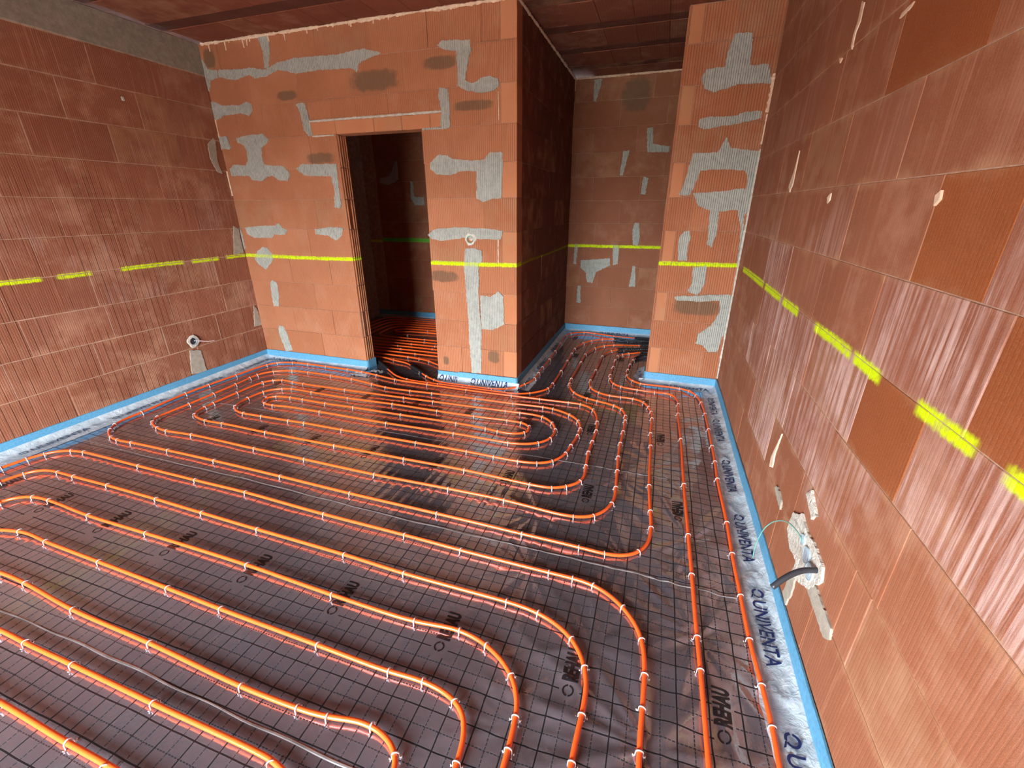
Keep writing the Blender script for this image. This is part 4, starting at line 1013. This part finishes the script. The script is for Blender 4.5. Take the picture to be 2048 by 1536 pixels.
# white clips pinning the pipes down
def clip_mesh():
    v = []; f = []
    path = [(-.0185, .006), (-.0155, .0005), (-.0118, .004), (-.0112, .018)] + [(-.0112 * math.cos(t), .0190 + .0108 * math.sin(t)) for t in np.linspace(.25, math.pi - .25, 6)] + [(.0112, .018), (.0118, .004), (.0155, .0005), (.0185, .006)]
    pts = [Vector((a, 0, b)) for a, b in path]
    for i, p in enumerate(pts):
        d = (pts[min(i + 1, len(pts) - 1)] - pts[max(i - 1, 0)]).normalized(); n = Vector((-d.z, 0, d.x))
        for a, b in ((-1, -1), (1, -1), (1, 1), (-1, 1)): v.append(p + Vector((0, a * .0021, 0)) + n * b * .0011)
    for i in range(len(pts) - 1):
        for k in range(4):
            a = i * 4 + k; b = i * 4 + (k + 1) % 4
            f.append((a, b, b + 4, a + 4))
    f += [(3, 2, 1, 0), tuple(range(len(v) - 4, len(v)))]
    me = mesh('pipe_clip', v, f, True); me.materials.append(M['clip']); return me
CM = clip_mesh()
ORD = ['first', 'second', 'third', 'fourth', 'fifth', 'sixth', 'seventh', 'eighth', 'ninth', 'tenth', 'eleventh', 'twelfth', 'thirteenth', 'fourteenth', 'fifteenth', 'sixteenth',
       'seventeenth', 'eighteenth', 'nineteenth', 'twentieth', 'twenty-first', 'twenty-second', 'twenty-third', 'twenty-fourth']
CL = {}
def clips(trace, where, group, dmin=.085, order=0):
    """order 0: counted from the left, 1: counted from the camera"""
    pts = thin(trace, dmin); c = smooth(catmull(pts, .02), 2)
    rr = random.Random(len(pts))
    for p in pts[1:-1]:
        i = int(np.argmin(((c - np.array(p)) ** 2).sum(1)))
        i = max(1, min(len(c) - 2, i)); d = c[i + 1] - c[i - 1]
        o = bpy.data.objects.new('pipe_clip', CM); COL.objects.link(o)
        o.location = (c[i][0], c[i][1], PZ - .0185)
        o.rotation_euler = (0, 0, math.atan2(d[1], d[0]) + math.pi / 2 + rr.uniform(-.12, .12))
        w_, od = where(c[i][0], c[i][1]) if callable(where) else (where, order)
        CL.setdefault((w_, od, group), []).append(o)
LOOP = ['outermost', 'second', 'third', 'fourth', 'innermost']
def spiral_where(x, y):
    if y > 3.55: return ('the %s pipe of the passage' % ('third' if x < -.56 else 'fourth'), 1)
    if y > 3.28 and x > -.6: return ('the pipes bending into the passage', 0)
    if x < -2.98 and (1.75 < y < 3.2):
        return ("the spiral's %s loop, left end" % LOOP[min(4, max(0, round((x + 3.75) / -.195 * -1)))], 1)
    if x > -.84 and 1.72 < y < 3.2:
        cols = [.1, -.09, -.28, -.42, -.58, -.76]
        k = min(range(6), key=lambda i: abs(cols[i] - x))
        return ("the spiral's %s loop, right end" % ['outermost', 'second', 'third', 'fourth', 'fifth', 'innermost'][k], 1)
    rows = [1.65, 1.85, 2.06, 2.26, 2.45, 2.60, 2.75, 2.90, 3.08, 3.28]
    k = min(range(10), key=lambda i: abs(rows[i] - y))
    return ("the spiral's %s row" % ORD[k], 0)
clips(TR['spiral_back'], spiral_where, 'clips on the closed spiral')
clips(TR['sleeve_one'][3:], lambda x, y: ('the second pipe from the passage wall', 1) if y > 3.3 else ('the inner pipe at the free brick corner', 0), 'clips on the inner passage pipe')
clips(TR['sleeve_two'][3:], lambda x, y: ('the pipe beside the passage wall', 1) if x > -1.06 else ('the pipe hugging the free brick corner', 0), 'clips on the pipe at the passage wall')
clips(TR['V1'], 'the pipe run beside the right wall', 'clips on the outermost right run', order=1)
clips(TR['V2'], 'the second pipe run from the right wall', 'clips on the second right run', order=1)
for i, r_ in enumerate((r1, r2, r3, r4, r5, r6, r7)):
    clips([(r_[0][0], r_[0][1] - .1)] + r_ + [(r_[-1][0], r_[-1][1] - .1)], 'the %s wide front row' % ORD[i], 'clips on the wide front rows')
for (w_, od, g_), L in CL.items():
    L.sort(key=lambda o: o.location[od])
    for i, o in enumerate(L):
        how = '%s from the %s on' % (ORD[i], 'camera' if od else 'left')
        tag(o, 'white clip, ' + how + ' ' + w_, 'pipe clip', g_)
ic = [(-2.55, 3.735), (-2.45, 3.86), (-2.31, 3.85), (-2.17, 3.81), (-2.43, 3.975), (-2.12, 3.97), (-2.68, 4.083), (-2.2, 4.083), (-2.66, 4.29), (-2.33, 4.187), (-2.35, 4.29), (-2.78, 4.187), (-2.55, 4.4), (-2.9, 4.6), (-2.75, 4.85), (-2.6, 4.5)]
ic.sort(key=lambda q: q[1])
for i, (x, y) in enumerate(ic):
    o = bpy.data.objects.new('pipe_clip', CM); COL.objects.link(o); o.location = (x, y, 0)
    o.rotation_euler = (0, 0, math.pi / 2 + rnd.uniform(-.2, .2)); tag(o, 'tiny white pipe clip inside the doorway, %s counted from the threshold' % ORD[i], 'pipe clip', 'clips inside the doorway')

# ------------------------------------------------------------------ boxes and wires in the walls
def disc_prism(segs, r, d, r_in=None):
    """round socket box: tube with a bottom, axis along +x (opening towards +x)"""
    ri = r_in or r * .86; v = []; f = []
    for (rad, x) in ((r, 0), (r, d), (ri, d), (ri, .004)):
        for k in range(segs):
            t = 2 * math.pi * k / segs; v.append((x, rad * math.cos(t), rad * math.sin(t)))
    for j in range(3):
        for k in range(segs):
            a = j * segs + k; b = j * segs + (k + 1) % segs; f.append((a, b, b + segs, a + segs))
    f.append(tuple(range(3 * segs, 4 * segs))[::-1]); f.append(tuple(range(segs)))
    return v, f
def lump(r0, r1, th, seed, segs=28, hole=0.):
    """ragged collar of plaster in the y-z plane, growing towards +x"""
    rr = random.Random(seed); v = []; f = []
    rs = [r1 * rr.uniform(.82, 1.25) for _ in range(segs)]
    rs = [(rs[k - 1] + 2 * rs[k] + rs[(k + 1) % segs]) / 4 for k in range(segs)]
    for j, (s_, x) in enumerate(((1., 0), (.93, th * .7), (.6, th), (0, th * .9))):
        for k in range(segs):
            t = 2 * math.pi * k / segs; r = r0 + (rs[k] - r0) * s_
            v.append((x + rr.uniform(-.0012, .0012) * (j > 0), r * math.cos(t), r * math.sin(t)))
    for j in range(3):
        for k in range(segs):
            a = j * segs + k; b = j * segs + (k + 1) % segs; f.append((a, b, b + segs, a + segs))
    return v, f
def round_box(loc, rotz, label, r, mat, plr, seed, cover=False):
    root = empty('socket_box', loc); root.rotation_euler = (0, 0, rotz)
    v, f = disc_prism(24, r, .006 + .012); v = [(x - .012, y, z) for x, y, z in v]
    link('box_shell', mesh('box_shell', v, f, False), mat, root)
    v, f = lump(r, plr, .012, seed); link('plaster_collar', mesh('plaster_collar', v, f, True), M['plaster'], root)
    tag(root, label, 'socket box')
    return root
rb_ = round_box((-1.49, D - .002, 1.268), -math.pi / 2, 'round green socket box in a white plaster ring on the wall right of the doorway', .030, M['greenbox'], .047, 5)
link('box_core', mesh('box_cover', *disc_prism(20, .016, .003, .006)), M['plaster'], rb_, (.001, .006, .004))
lb = round_box((XL + .002, 2.697, .392), 0, 'round open socket box low on the left wall above a grey mortar chase', .034, M['bluebox'], .055, 9)
link('box_mouth', mesh('box_mouth', *disc_prism(20, .027, .002, .02)), M['darkplastic'], lb, (-.001, 0, 0))
def wire(name, pts, r, mat, label, cat, parent=None):
    c = smooth(catmull(pts, .006), 3)
    c = np.array(c); t = tube_me(name, c, r, 8)
    return tag(link(name, t, mat, parent), label, cat)
w_ = wire('cable_end', [(XL + .01, 2.70, .395), (XL + .04, 2.74, .385), (XL + .07, 2.79, .37), (XL + .08, 2.84, .365)], .0025, M['clip'], 'thin pale cable poking from the round box on the left wall', 'cable')
# triple box on the right wall
root = empty('junction_box', (XR - .001, 1.43, .378)); root.rotation_euler = (0, 0, math.pi)
tag(root, 'pale blue triple junction box set in white plaster low on the right wall', 'junction box')
for i, (yy, zz, r) in enumerate(((.055, .028, .020), (-.004, .010, .030), (-.058, -.012, .031))):
    v, f = disc_prism(22, r, .022, r * .9); v = [(x - .008, y - yy, z + zz) for x, y, z in v]
    link('box_shell', mesh('box_shell', v, f), M['bluebox'], root)
    v, f = disc_prism(16, r * .88, .003, r * .5); v = [(x + .010, y - yy, z + zz) for x, y, z in v]
    link('box_lid', mesh('box_lid', v, f), M['bluebox'], root)
wire('conduit', [(XR - .008, 1.335, .408), (XR - .05, 1.325, .405), (XR - .10, 1.30, .385), (XR - .14, 1.275, .352)], .0095, M['darkplastic'], 'short dark corrugated conduit sticking out of the plaster on the right wall', 'conduit')
wire('wire', [(XR - .012, 1.47, .40), (XR - .02, 1.50, .412), (XR - .035, 1.58, .40), (XR - .05, 1.66, .34), (XR - .062, 1.715, .26), (XR - .066, 1.745, .18), (XR - .066, 1.76, .10), (XR - .062, 1.765, .05)], .0022, M['wire'], 'thin green wire arching from the junction box down to the blue strip', 'wire')
